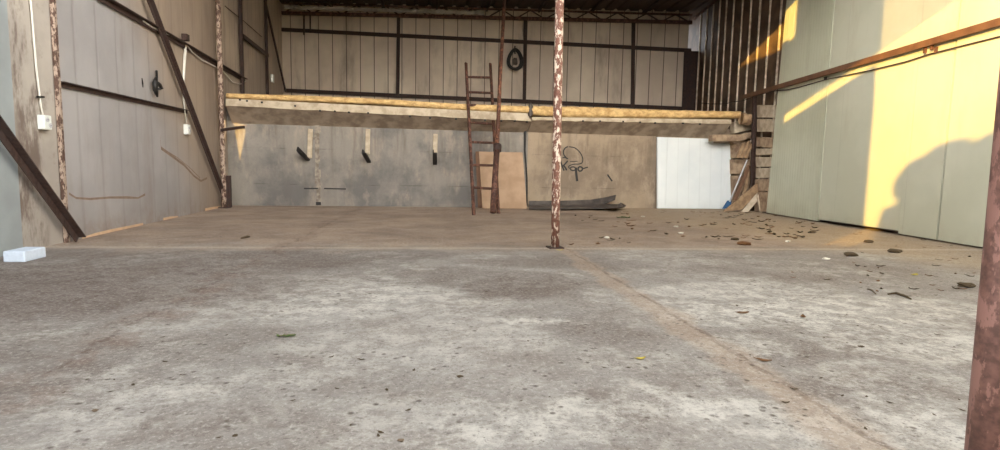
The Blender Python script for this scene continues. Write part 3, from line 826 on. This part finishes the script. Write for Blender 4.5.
# ------------------------------------------------------------------ stacked stones behind the right lining
def ST(px, py, off=0.): return BW(px, py, .60+off)
ST.n = BW.n
def stone(x0, x1, y0, y1, label, mat='stone', depth=.26, off=-.28, skew=0., wall=None):
    g = (lambda x, y: RW(x, y, -.045)) if wall else (lambda x, y: ST(x, y, off))
    n = -(RW.n if wall else ST.n)*(.19 if wall else depth)
    a, b, c, d = g(x0, y1), g(x1, y1+skew), g(x1, y0+skew), g(x0, y0)
    j = lambda: Vector((random.uniform(-.012, .0), random.uniform(-.02, .02), random.uniform(-.012, .012)))
    q = [a+j(), b+j(), c+j(), d+j()]
    if wall:
        lim = BW(745, 208, .33).y
        for p in (q[0], q[3]): 
            if p.y > lim: k = (p.y-lim); p.y = lim; p.x -= k*RW.d.x/RW.d.y if 1 else 0
    for p in q: p.z = max(p.z, .005)
    return single('stone_block', label, 'stone', MB().hexa(q, [p+n for p in q]), mat, 'stone blocks stacked in the right rear corner', bev=.02)
stone(757, 773, 105, 118, 'topmost small stone block right of the brown prop, cut by the hanging rib', 'stone', wall=1)
stone(757, 773, 119, 132, 'tall pale stone block second from the top right of the brown prop', 'stone', wall=1)
stone(756.5, 772.5, 137, 147, 'rough stone block third from the top beside the right lining', 'stone2', skew=1, wall=1)
stone(756, 772, 148.5, 155, 'thin stone slab fourth from the top beside the right lining', 'stone', wall=1)
stone(756, 771.5, 157, 167, 'pale stone block at mid height beside the right lining', 'stone', wall=1)
stone(755.5, 771, 168, 178, 'pale stone block just above the leaning boards', 'stone', wall=1)
stone(755, 770.5, 179, 191, 'lower stone block partly behind the leaning boards', 'stone2', wall=1)
stone(754, 770, 192, 212, 'lowest stone block behind the leaning boards', 'stone2', wall=1)
stone(735, 752.5, 122, 133, 'pale slab directly below the hanging insulation end', 'stone', skew=-3)
stone(713, 741, 134.5, 141.5, 'flat stone slab poking out above the notched corner of white panel', 'stone2', off=.05)
stone(741, 752, 134, 141, 'small tilted stone left of the brown prop near its top', 'stone2', skew=-3)
stone(733, 751, 159, 174, 'brown stone behind the shovel handle', 'stone2')
stone(733, 751, 176, 206, 'dark bottom stone behind the shovel', 'stone2')
# dark backing rubble
stone(731, 752, 141, 158, 'shadowed rubble behind the slanted laths', 'stone2', depth=.1, off=-.45)
# slanted laths
for i, (p, q, lab) in enumerate((((737, 158), (744, 143), 'leftmost slanted lath in the stone corner'), ((741, 158), (749, 141), 'middle slanted lath in the stone corner'), ((745, 158), (752, 144), 'rightmost slanted lath in the stone corner'))):
    single('wooden_lath', lab, 'lath', MB().bar(ST(*p, .1), ST(*q, .1), .09, .03, ST.n), 'timber')
# brown prop
p = ST(753, 190, .12); tp = ST(754.5, 95, .12)
single('steel_prop', 'brown upright prop standing in front of the stacked stones', 'prop', MB().bar(Z(p, 0), Vector((tp.x, tp.y, tp.z)), .10, .08, ST.n), 'steel')
# leaning boards
def free_board(label, quad, mat='timber', th=.03, name='timber_board'):
    """quad: (px, py, off) on the stone plane; z<0 is lifted to the floor"""
    ps = [ST(x, y, o) for x, y, o in quad]
    for p in ps: p.z = max(p.z, .01)
    n = (ps[1]-ps[0]).cross(ps[3]-ps[0]).normalized()
    if n.dot(ST.n) < 0: n = -n
    return single(name, label, 'board', MB().hexa(ps, [p-n*th for p in ps]), mat)
free_board('long brown curved board sprawled towards the blue shovel blade', [(723, 211.5, .75), (741, 210, .70), (768, 184, .56), (762, 179, .56)], 'timber')
free_board('pale board leaning low, middle of the three fallen boards', [(741, 212, .80), (748, 213, .82), (768, 189, .60), (757, 193, .62)], 'stone')
free_board('pale pointed board standing against the right lining edge', [(760, 214.5, .90), (763, 214, .90), (768, 184, .66), (757, 196, .72)], 'stone')
free_board('thin dark plank leaning right behind the blue shovel', [(733, 200, .05), (737, 200, .05), (751, 166, -.05), (748, 165, -.05)], 'board_dark')
free_board('thin brown plank leaning beside the brown prop', [(741, 199, .05), (744, 199, .05), (751, 172, -.05), (749, 170, -.05)], 'timber')
# shovel
hb, ht = ST(729.5, 202, .25), ST(747, 160, .08)
t = thing('shovel', 'blue bladed shovel with a pale handle beside the white panel', 'shovel', Z(ST(726, 209, .6), 0))
part('handle', MB().tube([hb, ht], .022, 8), 'handle', t, 'pale straight handle', smooth=True)
bl = [ST(722.5, 208.8, .32), ST(730.5, 208, .32), ST(731.5, 201, .25), ST(727.5, 201, .25)]
for p in bl: p.z = max(p.z, .01)
part('blade', MB().hexa(bl, [p+Vector((0, .02, .012)) for p in bl]), 'blue', t, 'blue scoop')

# ------------------------------------------------------------------ right wall rail and cable
a, b = RW(742, 97.5, .07), RW(1000, 22, .07); b = ext(a, b, 1.5)
t = thing('wall_rail', 'long brown steel rail running along the right wall', 'rail', a)
part('rail_tube', MB().bar(a, b, .12, .09, RW.n), 'rail', t)
for x, y in ((925, 50), (932, 46.5), (936, 49.5)):
    q = RW(x, y, .05); part('clip', MB().bar(q+Vector((0, 0, .05)), q-Vector((0, 0, .06)), .03, .05, RW.n), 'pipe', t)
cps = [(700, 103), (712, 104), (724, 104), (736, 101.5), (742, 101), (757, 96), (768, 92), (778, 90.5), (786, 90), (800, 87), (826, 79.5), (870, 70.5), (905, 62), (930, 54), (960, 46.5), (1000, 36.5), (1060, 21)]
single('wall_cable', 'thin dark cable slung under the brown rail on the right wall', 'cable', MB().tube([RW(x, y, .03) for x, y in cps], .014, 6), 'steel', smooth=True)
for x, y, lab in ((825.5, 78.5, 'small dark clip holding the cable under the rail'),):
    single('cable_clip', lab, 'clip', MB().box(RW(x, y, .04), (.05, .05, .08)), 'dark')

# ------------------------------------------------------------------ left wall fittings
def socket(px, py, w_, h_, label, top):
    c = LW(px, py, .05); t = thing('wall_socket', label, 'socket', LW(px, py+6, .0))
    fr = MB().bar(c-Vector((0, 0, h_/2)), c+Vector((0, 0, h_/2)), w_, .09, LW.n)
    part('housing', fr, 'white_plastic', t, bev=.012)
    d = LW.d; n = LW.n
    for k in (-1, 1):
        cf = c+n*.048+d*(.028*k*-1)+Vector((0, 0, .035*k))
        o = part('outlet', MB().tube([cf, cf+n*.012], .03, 14), 'handle', t, 'round grey outlet')
        part('pin_hole', MB().box(cf+n*.014+d*.010, (.006, .006, .006)).box(cf+n*.014-d*.010, (.006, .006, .006)), 'dark', o)
socket(44.5, 122.5, .16, .19, 'white double socket on the stained plaster of left wall', None)
socket(187, 129.5, .17, .22, 'white double socket beside the long diagonal brace', None)
single('power_cable', 'white cable dropping down to the nearer socket', 'cable', MB().tube([LW(x, y, .025) for x, y in ((28, -12), (31, 5), (33.5, 35), (36.5, 70), (39.5, 95), (41, 107), (43, 115))], .013, 7), 'cable_white', smooth=True)
single('cable_tie', 'small black tie on the white cable above the nearer socket', 'tie', MB().bar(LW(37.5, 96.8, .035), LW(43.5, 97, .035), .025, .03, LW.n), 'dark')
single('power_cable', 'white conduit above the socket beside the diagonal brace', 'cable', MB().tube([LW(x, y, .04) for x, y in ((185.7, 44), (184.5, 60), (183.4, 80), (183.5, 98), (184.5, 108), (186.5, 123))], [.03, .03, .03, .026, .014, .014], 8), 'cable_white', smooth=True)
single('power_cable', 'pale cable sagging under the high left girt', 'cable', MB().tube([LW(x, y, .05) for x, y in ((143, 21), (152, 27), (160, 31), (168, 34), (178, 39), (186, 44), (192, 52), (202, 60), (214, 66), (224, 72), (232, 82), (240, 84), (246, 81))], .016, 6), 'cable_white', smooth=True)
single('junction_box', 'small dark box on top of the high left girt', 'box', MB().box(LW(185.5, 37.5, .1), (.12, .14, .14)), 'steel_dark', bev=.01)
single('junction_box', 'small white box on the left wall above the ledge', 'box', MB().box(LW(272.5, 78.5, .06), (.08, .22, .30)), 'white_plastic', bev=.02)
# dark hanging hook and straps
c = LW(157, 85, .06); t = thing('strap_hook', 'black strap bundle hanging on a hook on the left wall', 'hook', LW(157, 97, .06))
part('hook', MB().tube([LW(156.5, 71, .04), LW(156.6, 76, .07), LW(156.8, 80, .07)], .022, 8), 'dark', t, smooth=True)
part('strap', MB().tube([LW(156.6, 77, .07), LW(154.8, 83, .1), LW(155.4, 90, .1), LW(157.3, 96.5, .07)], [.025, .05, .045, .02], 10), 'dark', t, smooth=True)
part('buckle', MB().tube([LW(156.5, 82, .1), LW(159.5, 85, .12), LW(161.5, 88, .1), LW(158, 89.5, .1)], [.03, .04, .04, .02], 8), 'dark', t, smooth=True)
single('dark_scratch', 'short thin dark mark left of the hanging strap', 'mark', MB().tube([LW(142, 78, .02), LW(142.6, 83, .02), LW(143, 87.5, .02)], [.006, .014, .006], 6), 'dark')
# tide marks on lining
wl0 = [o for o in bpy.data.objects if o.name.startswith('wall_left')][2]
for pts_, w_ in (([(69, 193.5), (76, 198), (90, 199), (110, 197.5), (128, 197.5), (138, 198), (145, 194.5)], .035), ([(160, 136), (161, 148), (172, 156), (184, 165), (194, 176), (201, 181), (207, 178)], .055), ([(165, 150), (178, 158), (190, 168), (200, 178)], .02)):
    P = [LW(x, y, .004) for x, y in pts_]; g_ = [[], []]
    for i, p in enumerate(P):
        ww = w_*random.uniform(.7, 1.3); g_[0].append(p+Vector((0, 0, ww/2))); g_[1].append(p-Vector((0, 0, ww/2)))
    struct('tide_mark', MB().sheet(g_, .002), 'stain', wl0)
# sunlight leaking under the lining, painted as a peach strip
def leak_strip(x0, x1, pts, name, th=.05):
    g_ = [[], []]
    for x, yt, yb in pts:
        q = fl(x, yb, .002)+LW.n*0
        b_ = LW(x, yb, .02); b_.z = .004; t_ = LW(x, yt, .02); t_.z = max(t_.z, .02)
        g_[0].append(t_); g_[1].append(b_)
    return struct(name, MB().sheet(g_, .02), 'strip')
leak_strip(0, 0, [(82, 237.5, 240), (95, 233, 237), (112, 229, 233), (130, 225.5, 228.5), (142, 223, 225.5)], 'sun_leak_left')
leak_strip(0, 0, [(163, 218, 220.5), (170, 216.5, 219), (177, 216, 217.5)], 'sun_leak_left')
leak_strip(0, 0, [(205, 208.5, 210.5), (212, 207, 209.5), (220, 205.8, 207.8)], 'sun_leak_left')

# foam block on the floor
p = [fl(3, 262.3), fl(25, 262.3), fl(46.5, 257)]
d1 = (p[1]-p[0]); d2 = (p[2]-p[1])
q3 = p[0]+d2
zt_ = .125
t = MB().hexa([p[0], p[1], p[2], q3], [Z(v, zt_) for v in (p[0], p[1], p[2], q3)])
single('foam_block', 'small white foam block lying on the floor at the left wall', 'foam block', t, 'foam', bev=.012)

# ------------------------------------------------------------------ free posts
p = fl(555, 248); p.z = 0
t = thing('centre_post', 'slim round post of flaking cream paint and rust in mid floor', 'post', p)
tp = Vector((p.x+.0, p.y, zr(p.y)))
q = None
d = ray(559.5, 0); k = (p.y-EYE.y)/d.y; q = EYE+d*k
tp = ext(p, q, (zr(p.y))/q.z)
part('shaft', MB().tube([p.lerp(tp, i/10) for i in range(11)], .063, 18), 'post', t, smooth=True)
part('foot_plate', MB().box(p+Vector((0, 0, .01)), (.22, .22, .02), rz=.1), 'steel', t)
p = Vector((2.165, 1.62, 0))
d0_ = ray(967, 450); k = (p.y-EYE.y)/d0_.y; e0 = EYE+d0_*k
d1_ = ray(1000, 98); k = (p.y-EYE.y)/d1_.y; e1 = EYE+d1_*k
R_ = .072
slope = (e1-e0)/(e1.z-e0.z)
foot = e0-slope*e0.z+Vector((R_*1.07+.018, 0, 0)); topf = foot+slope*7.6
t = thing('front_post', 'thick reddish rusted post close by at the right edge', 'post', foot)
part('shaft', MB().tube([foot.lerp(topf, i/10) for i in range(11)], R_, 28), 'post_front', t, smooth=True)
part('foot_plate', MB().box(foot+Vector((0, 0, .01)), (.32, .32, .02)), 'steel', t)

# ------------------------------------------------------------------ leaves and litter
def leaf_mesh(seed, size=.05):
    rr = random.Random(seed); n = 7; L = size; g_ = [[], [], []]
    curl = rr.uniform(.1, .5)
    for i in range(n):
        k = i/(n-1); w_ = math.sin(PI*min(1, k*1.0)**.8)*.42*L*rr.uniform(.85, 1.1)+.002; x_ = (k-.5)*2*L*.9
        zz = curl*L*(abs(k-.5)*2)**2
        g_[0].append((x_, -w_, zz+curl*w_*.7)); g_[1].append((x_, 0, zz*.6)); g_[2].append((x_, w_, zz+curl*w_*.7))
    mb = MB().sheet(g_, .0015)
    mb.tube([(-L*.9, 0, curl*L*.6), (-L*1.35, 0, curl*L*.9+.003)], .0018, 4)
    lo = min(v.z for v in mb.v)
    for v in mb.v: v.z -= lo
    return mb
protos = {}
for mat in ('leaf', 'leaf_d', 'leaf_y', 'leaf_g'):
    protos[mat] = [leaf_mesh(s_, .05).mesh('leaf', mat) for s_ in (11, 12, 13, 14)]
def put_leaf(x, y, label, group, mat, sc):
    o = bpy.data.objects.new('fallen_leaf', random.choice(protos[mat])); C.objects.link(o)
    o.location = (x, y, .002); o.rotation_euler = (0, 0, random.uniform(0, 2*PI)); o.scale = (sc, sc, sc*random.uniform(.8, 1.5))
    o['label'] = label; o['category'] = 'leaf'
    if group: o['group'] = group
    return o
def scatter(n, box, label, group, mats, s0, s1, ok=lambda x, y: True):
    k = 0
    while k < n:
        px = random.uniform(box[0], box[2]); py = box[1]+(box[3]-box[1])*random.random()**1.2
        q = fl(px, py)
        if not ok(px, py): continue
        lim = at_y(RW, q.y).x-.12
        if q.x > lim or q.y > at_x(BW, q.x).y-.7: continue
        put_leaf(q.x, q.y, label, group, random.choice(mats), random.uniform(s0, s1)); k += 1
scatter(80, (700, 212, 815, 240), 'small dry brown leaf on the dusty floor before the fallen boards', 'leaves before the fallen boards', ['leaf', 'leaf_d', 'leaf_d'], .9, 2.0)
scatter(22, (600, 211, 700, 240), 'small dry leaf on the dusty floor before the white panel', 'leaves before the white panel', ['leaf', 'leaf_d'], 1., 2.)
scatter(46, (790, 232, 975, 300), 'small brown leaf or crumb on the dusty floor near the pale right lining', 'leaves near the right lining', ['leaf', 'leaf_d'], .35, .95)
scatter(14, (570, 214, 640, 246), 'tiny leaf on the floor just right of the centre post', 'leaves right of the centre post', ['leaf', 'leaf_d'], .7, 1.5)
scatter(45, (700, 285, 965, 430), 'tiny dark crumb of leaf on the limewashed right foreground', 'leaf crumbs in the right foreground', ['leaf_d'], .2, .42)
scatter(40, (30, 290, 640, 445), 'tiny dark crumb of leaf on the grey left foreground', 'leaf crumbs in the left foreground', ['leaf_d'], .18, .4)
def one_leaf(px, py, label, mat, sc, rz=None):
    q = fl(px, py); o = put_leaf(q.x, q.y, label, None, mat, sc)
    if rz is not None: o.rotation_euler.z = rz
one_leaf(641, 359, 'yellow leaf lying right of centre in the foreground', 'leaf_y', .75, .3)
one_leaf(743.5, 313, 'curled reddish brown leaf, larger of the two right of the floor joint', 'leaf', 1.2, .1)
one_leaf(803, 317, 'small upright brown leaf on the limewashed floor at the right', 'leaf', .9, 1.)
one_leaf(764, 361, 'brown leaf beside the long floor joint, nearest the viewer', 'leaf', .95, -.5)
one_leaf(915, 275, 'yellowish leaf on the floor before the pale right lining', 'leaf_y', 1.5, .5)
one_leaf(560, 250.5, 'yellow green leaf at the foot of the flaking centre post', 'leaf_y', 1.0, .2)
def sprig(px, py, label, s_):
    q = fl(px, py); t = thing('leafy_sprig', label, 'sprig', Vector((q.x, q.y, 0)))
    part('stem', MB().tube([q+Vector((-s_, 0, .008)), q+Vector((0, .01, .014)), q+Vector((s_, .03, .01))], .003, 5), 'twig', t)
    for i in range(7):
        a_ = random.uniform(0, 2*PI); m = leaf_mesh(20+i, .035*s_/.08); R2 = Matrix.Rotation(a_, 3, 'Z'); off = Vector(((i-3)*s_*.3, random.uniform(-.02, .03), .006))
        lf = MB().add([R2@v+off+q for v in m.v], m.f); part('leaflet', lf, 'leaf_g', t)
sprig(286, 337, 'small green leafy sprig lying on the foreground floor', .05)
sprig(624, 218, 'dark green sprig on the floor right of the rubber sheet', .16)
def clump(px, py, r, label, mat='leaf_d', seed=1, name='dirt_clod', cat='clod'):
    q = fl(px, py); return single(name, label, cat, MB().blob((q.x, q.y, r*.25), (r, r*.8, r*.32), .25, seed, 2), mat)
clump(850, 256, .10, 'dark clod on the floor in front of the lit wedge', seed=2)
clump(895, 252.5, .10, 'dark leafy clod nearest the right lining', seed=3)
clump(966, 287, .085, 'greenish dry clod in front of the last lining panel', seed=5)
clump(868, 242.5, .08, 'brown clod lying in the sunlit wedge on the floor', 'leaf_d', seed=6)
clump(812, 233, .08, 'small dark clod close to the gap under the lining', seed=7)
clump(744, 245, .11, 'brown clod on the pale joint in front of the fallen boards', 'leaf', seed=8)
clump(735, 240, .08, 'dark clod behind the one on the pale joint', 'leaf_d', seed=9)
for i, (x, y, lab) in enumerate(((681, 233.5, 'white chip on the floor in front of white panel, nearer one'), (676, 227, 'white chip on the floor in front of white panel, farther one'), (788, 242, 'white chip beside the leaves right of the fallen boards'), (643, 217, 'pale chip near the green sprig'),
     (826, 259.5, 'pale chip at the tip of the sunlit wedge'), (607, 238, 'white chip right of the centre post'), (606.5, 238, ''))):
    if lab: clump(x, y, .05, lab, 'white_bit', 30+i, 'plaster_chip', 'chip')
def twig(pts, r, label, mat='twig'):
    P = [fl(x, y, r+.003) for x, y in pts]; single('dry_twig', label, 'twig', MB().tube(P, [r*.6]+[r]*(len(P)-2)+[r*.6], 6), mat, smooth=True)
twig([(888, 294), (896, 293), (905, 296), (911, 299)], .012, 'bent dark twig on the floor towards the front post', 'leaf_d')
twig([(241, 238), (247, 236.5), (250, 236.5)], .018, 'short dark twig on the brown floor near the left wall', 'leaf_d')
twig([(867, 289), (872, 290), (876, 294)], .008, 'thin pale twig left of the bent dark twig')
for i, (x, y, r, lab) in enumerate(((460, 377, .018, 'dark pebble left of centre in the foreground'), (401, 441, .014, 'dark pebble at the bottom edge of the foreground'), (861, 347, .02, 'dark pebble on the right limewashed floor'), (95, 411, .015, 'dark pebble in the left foreground'), (235, 436, .012, 'small dark pebble near the bottom left'))):
    clump(x, y, r, lab, 'twig' if i % 2 else 'leaf_d', 50+i, 'small_pebble', 'pebble')

# ------------------------------------------------------------------ trees and added shapes that shade the shed (behind the viewer)
KY, KX, KZ = 1.0, 1.12, -.261            # sun travel per metre of depth
YN = -3.0
def back(p, y):                          # where the sun ray through p crosses the plane Y = y
    k = p.y-y; return Vector((p.x-KX*k, y, p.z-KZ*k))
E1 = back(RW(862, 225), YN).x            # right-hand corner of the added sun blocker
S1 = back(RW(788, 112), YN)
zline = S1.z                             # underside of the slab added above the sun streak
zc = lambda: zline
nb = thing('sun_blocker', 'unseen building added for shade across the yard behind the viewer', 'blocker', (E1-6, YN-3, -.15))  # unseen, its outline shaped to cast the shade on the right wall
part('wall', MB().hexa([(S1.x-3.5, YN-3, -.15), (E1-3.3, YN-3, -.15), (E1, YN, -.15), (S1.x-.2, YN, -.15)], [(S1.x-3.5, YN-3, zline-.24), (E1-3.3, YN-3, zline-.24), (E1, YN, zline-.24), (S1.x-.2, YN, zline-.24)]), 'render', nb)
g1 = back(RW(795, 37), YN); g2 = back(RW(738, 62), YN)
sl = (g2.z-g1.z)/(g2.x-g1.x)
xl = -24
part('wall', MB().hexa([(xl, YN-.2, -.15), (S1.x-.5, YN-.2, -.15), (S1.x-.2, YN, -.15), (xl, YN, -.15)],
    [(xl, YN-.2, g1.z+sl*(xl-g1.x)), (S1.x-.5, YN-.2, g1.z+sl*(S1.x-.2-g1.x)), (S1.x-.2, YN, g1.z+sl*(S1.x-.2-g1.x)), (xl, YN, g1.z+sl*(xl-g1.x))]), 'render', nb)
part('shade_slab', MB().hexa([(g1.x, YN-.1, zline), (E1, YN-.1, zline), (E1, YN, zline), (g1.x, YN, zline)], [(g1.x, YN-.1, 11.2), (E1, YN-.1, 11.2), (E1, YN, 11.2), (g1.x, YN, 11.2)]), 'render', nb)  # slab added to shade the wall above the sun streak
part('shade_filler', MB().hexa([(S1.x-.6, YN-.1, zline), (g1.x+.1, YN-.1, zline), (g1.x+.1, YN, zline), (S1.x-.6, YN, zline)], [(S1.x-.6, YN-.1, g1.z), (g1.x+.1, YN-.1, g1.z), (g1.x+.1, YN, g1.z), (S1.x-.6, YN, g1.z)]), 'render', nb)
for i in range(46):  # slats added to halve the sun high on the right wall
    z = zline+.03+i*.066
    part('half_shade_slat', MB().box((E1+1.9, YN-.05, z), (4.5, .03, .030)), 'steel', nb)
# row of trees further out, one gap where the low sun slips through
YTR = -12.0
gap_r = back(RW(899, 225), YTR).x
def tree(cx, cy, w_, top, seed, label):
    rr = random.Random(seed); t = thing('garden_tree', label, 'tree', (cx, cy, -.15), 'trees behind the yard')
    part('trunk', MB().tube([(cx, cy, -.15), (cx+.1, cy, 2), (cx, cy, top*.5)], [.22, .18, .12], 8), 'trunk', t)
    mb = MB(); nrow = max(4, int(w_/.45))
    for i in range(nrow):
        for j in range(9):
            xx = cx-w_/2+.3+(w_-.6)*i/(nrow-1); zz = .3+(top-.9)*j/8
            mb.blob((xx+rr.uniform(-.05, .05), cy+rr.uniform(-.4, .4), zz), (.55, .6, .62+(rr.uniform(-.2, .12) if j == 8 else 0)), .15, seed*97+i*9+j, 2)
    part('crown', mb, 'foliage', t)
x = gap_r+.25; k = 0
ztop = back(RW(930, 150), YTR).z
names = ['leafy tree nearest the sunlit gap behind the viewer', 'second leafy tree from the sunlit gap behind the viewer']
while x < 15:
    w_ = 1.6 if k == 0 else 3.0; dy = -2.1*(k % 2)
    tree(x+w_/2+dy*KX, YTR+dy, w_+(0 if k == 0 else .9), ztop-.2-dy*.261+(.3 if k > 2 else 0)+(.12 if k == 0 else 0), 60+k, 'leafy tree standing across the yard behind the viewer'); x += w_-.75; k += 1
bz = 5.35; bx = gap_r-.45  # low shrub added to cut the sunlit floor wedge short
bush = MB()
for i in range(3):
    for j in range(9): bush.blob((bx-.45+i*.45, YTR+.3, .3+(bz-.9)*j/8), (.5, .5, .6), .15, 900+i*9+j, 1)
t = thing('added_shrub', 'unseen lower shrub added in the tree gap to shorten the floor sun', 'shrub', (bx, YTR+.3, -.15))
part('stem', MB().tube([(bx, YTR+.3, -.15), (bx, YTR+.3, 2)], .1, 8), 'trunk', t)
part('leaves', bush, 'foliage', t)

# ------------------------------------------------------------------ light
sun_dir = Vector((KX, 1, KZ)).normalized()
sd = bpy.data.lights.new('sun', 'SUN'); sd.energy = 9.8; sd.color = (1., .60, .12); sd.angle = math.radians(.28)
so = bpy.data.objects.new('sun', sd); C.objects.link(so); so.rotation_euler = sun_dir.to_track_quat('-Z', 'Y').to_euler(); so.location = (-15, -15, 8)
SKY_GLOW, SKY_BASE = 18.5, 1.0
w = bpy.data.worlds.new('sky'); bpy.context.scene.world = w; w.use_nodes = True
nt = w.node_tree; bg = nt.nodes['Background']
tc = nt.nodes.new('ShaderNodeTexCoord'); sp = nt.nodes.new('ShaderNodeSeparateXYZ'); nt.links.new(tc.outputs['Generated'], sp.inputs[0])
def mr(src, a, b, lo, hi):
    n = nt.nodes.new('ShaderNodeMapRange'); n.interpolation_type = 'SMOOTHSTEP'; nt.links.new(src, n.inputs[0])
    for i_, v_ in zip((1, 2, 3, 4), (a, b, lo, hi)): n.inputs[i_].default_value = v_
    return n.outputs[0]
def mm(op, a, b):
    n = nt.nodes.new('ShaderNodeMath'); n.operation = op
    for k_, v_ in enumerate((a, b)):
        if isinstance(v_, float): n.inputs[k_].default_value = v_
        else: nt.links.new(v_, n.inputs[k_])
    return n.outputs[0]
# bright hazy evening sky low on the open side, paler overhead
low = mr(sp.outputs[2], .15, .75, 1., 0.)
side = mr(sp.outputs[1], .35, -.5, .12, 1.)
glow = mm('MULTIPLY', low, side)
mxn = nt.nodes.new('ShaderNodeMix'); mxn.data_type = 'RGBA'; nt.links.new(glow, mxn.inputs[0])
mxn.inputs[6].default_value = (.86, .93, 1., 1); mxn.inputs[7].default_value = (1., .93, .84, 1)
nt.links.new(mxn.outputs[2], bg.inputs[0])
nt.links.new(mm('ADD', mm('MULTIPLY', glow, SKY_GLOW), SKY_BASE), bg.inputs[1])

cd = bpy.data.cameras.new('camera'); co = bpy.data.objects.new('camera', cd); C.objects.link(co)
cd.sensor_fit = 'HORIZONTAL'; cd.sensor_width = 36; cd.lens = F/1000*36; cd.clip_start = .05; cd.clip_end = 300
co.matrix_world = Matrix(((ri.x, up.x, -fw.x, 0), (ri.y, up.y, -fw.y, 0), (ri.z, up.z, -fw.z, H), (0, 0, 0, 1)))
sc = bpy.context.scene; sc.camera = co
sc.view_settings.view_transform = 'Standard'; sc.view_settings.look = 'None'; sc.view_settings.gamma = 1
sc.view_settings.use_curve_mapping = False; sc.view_settings.exposure = 0.0
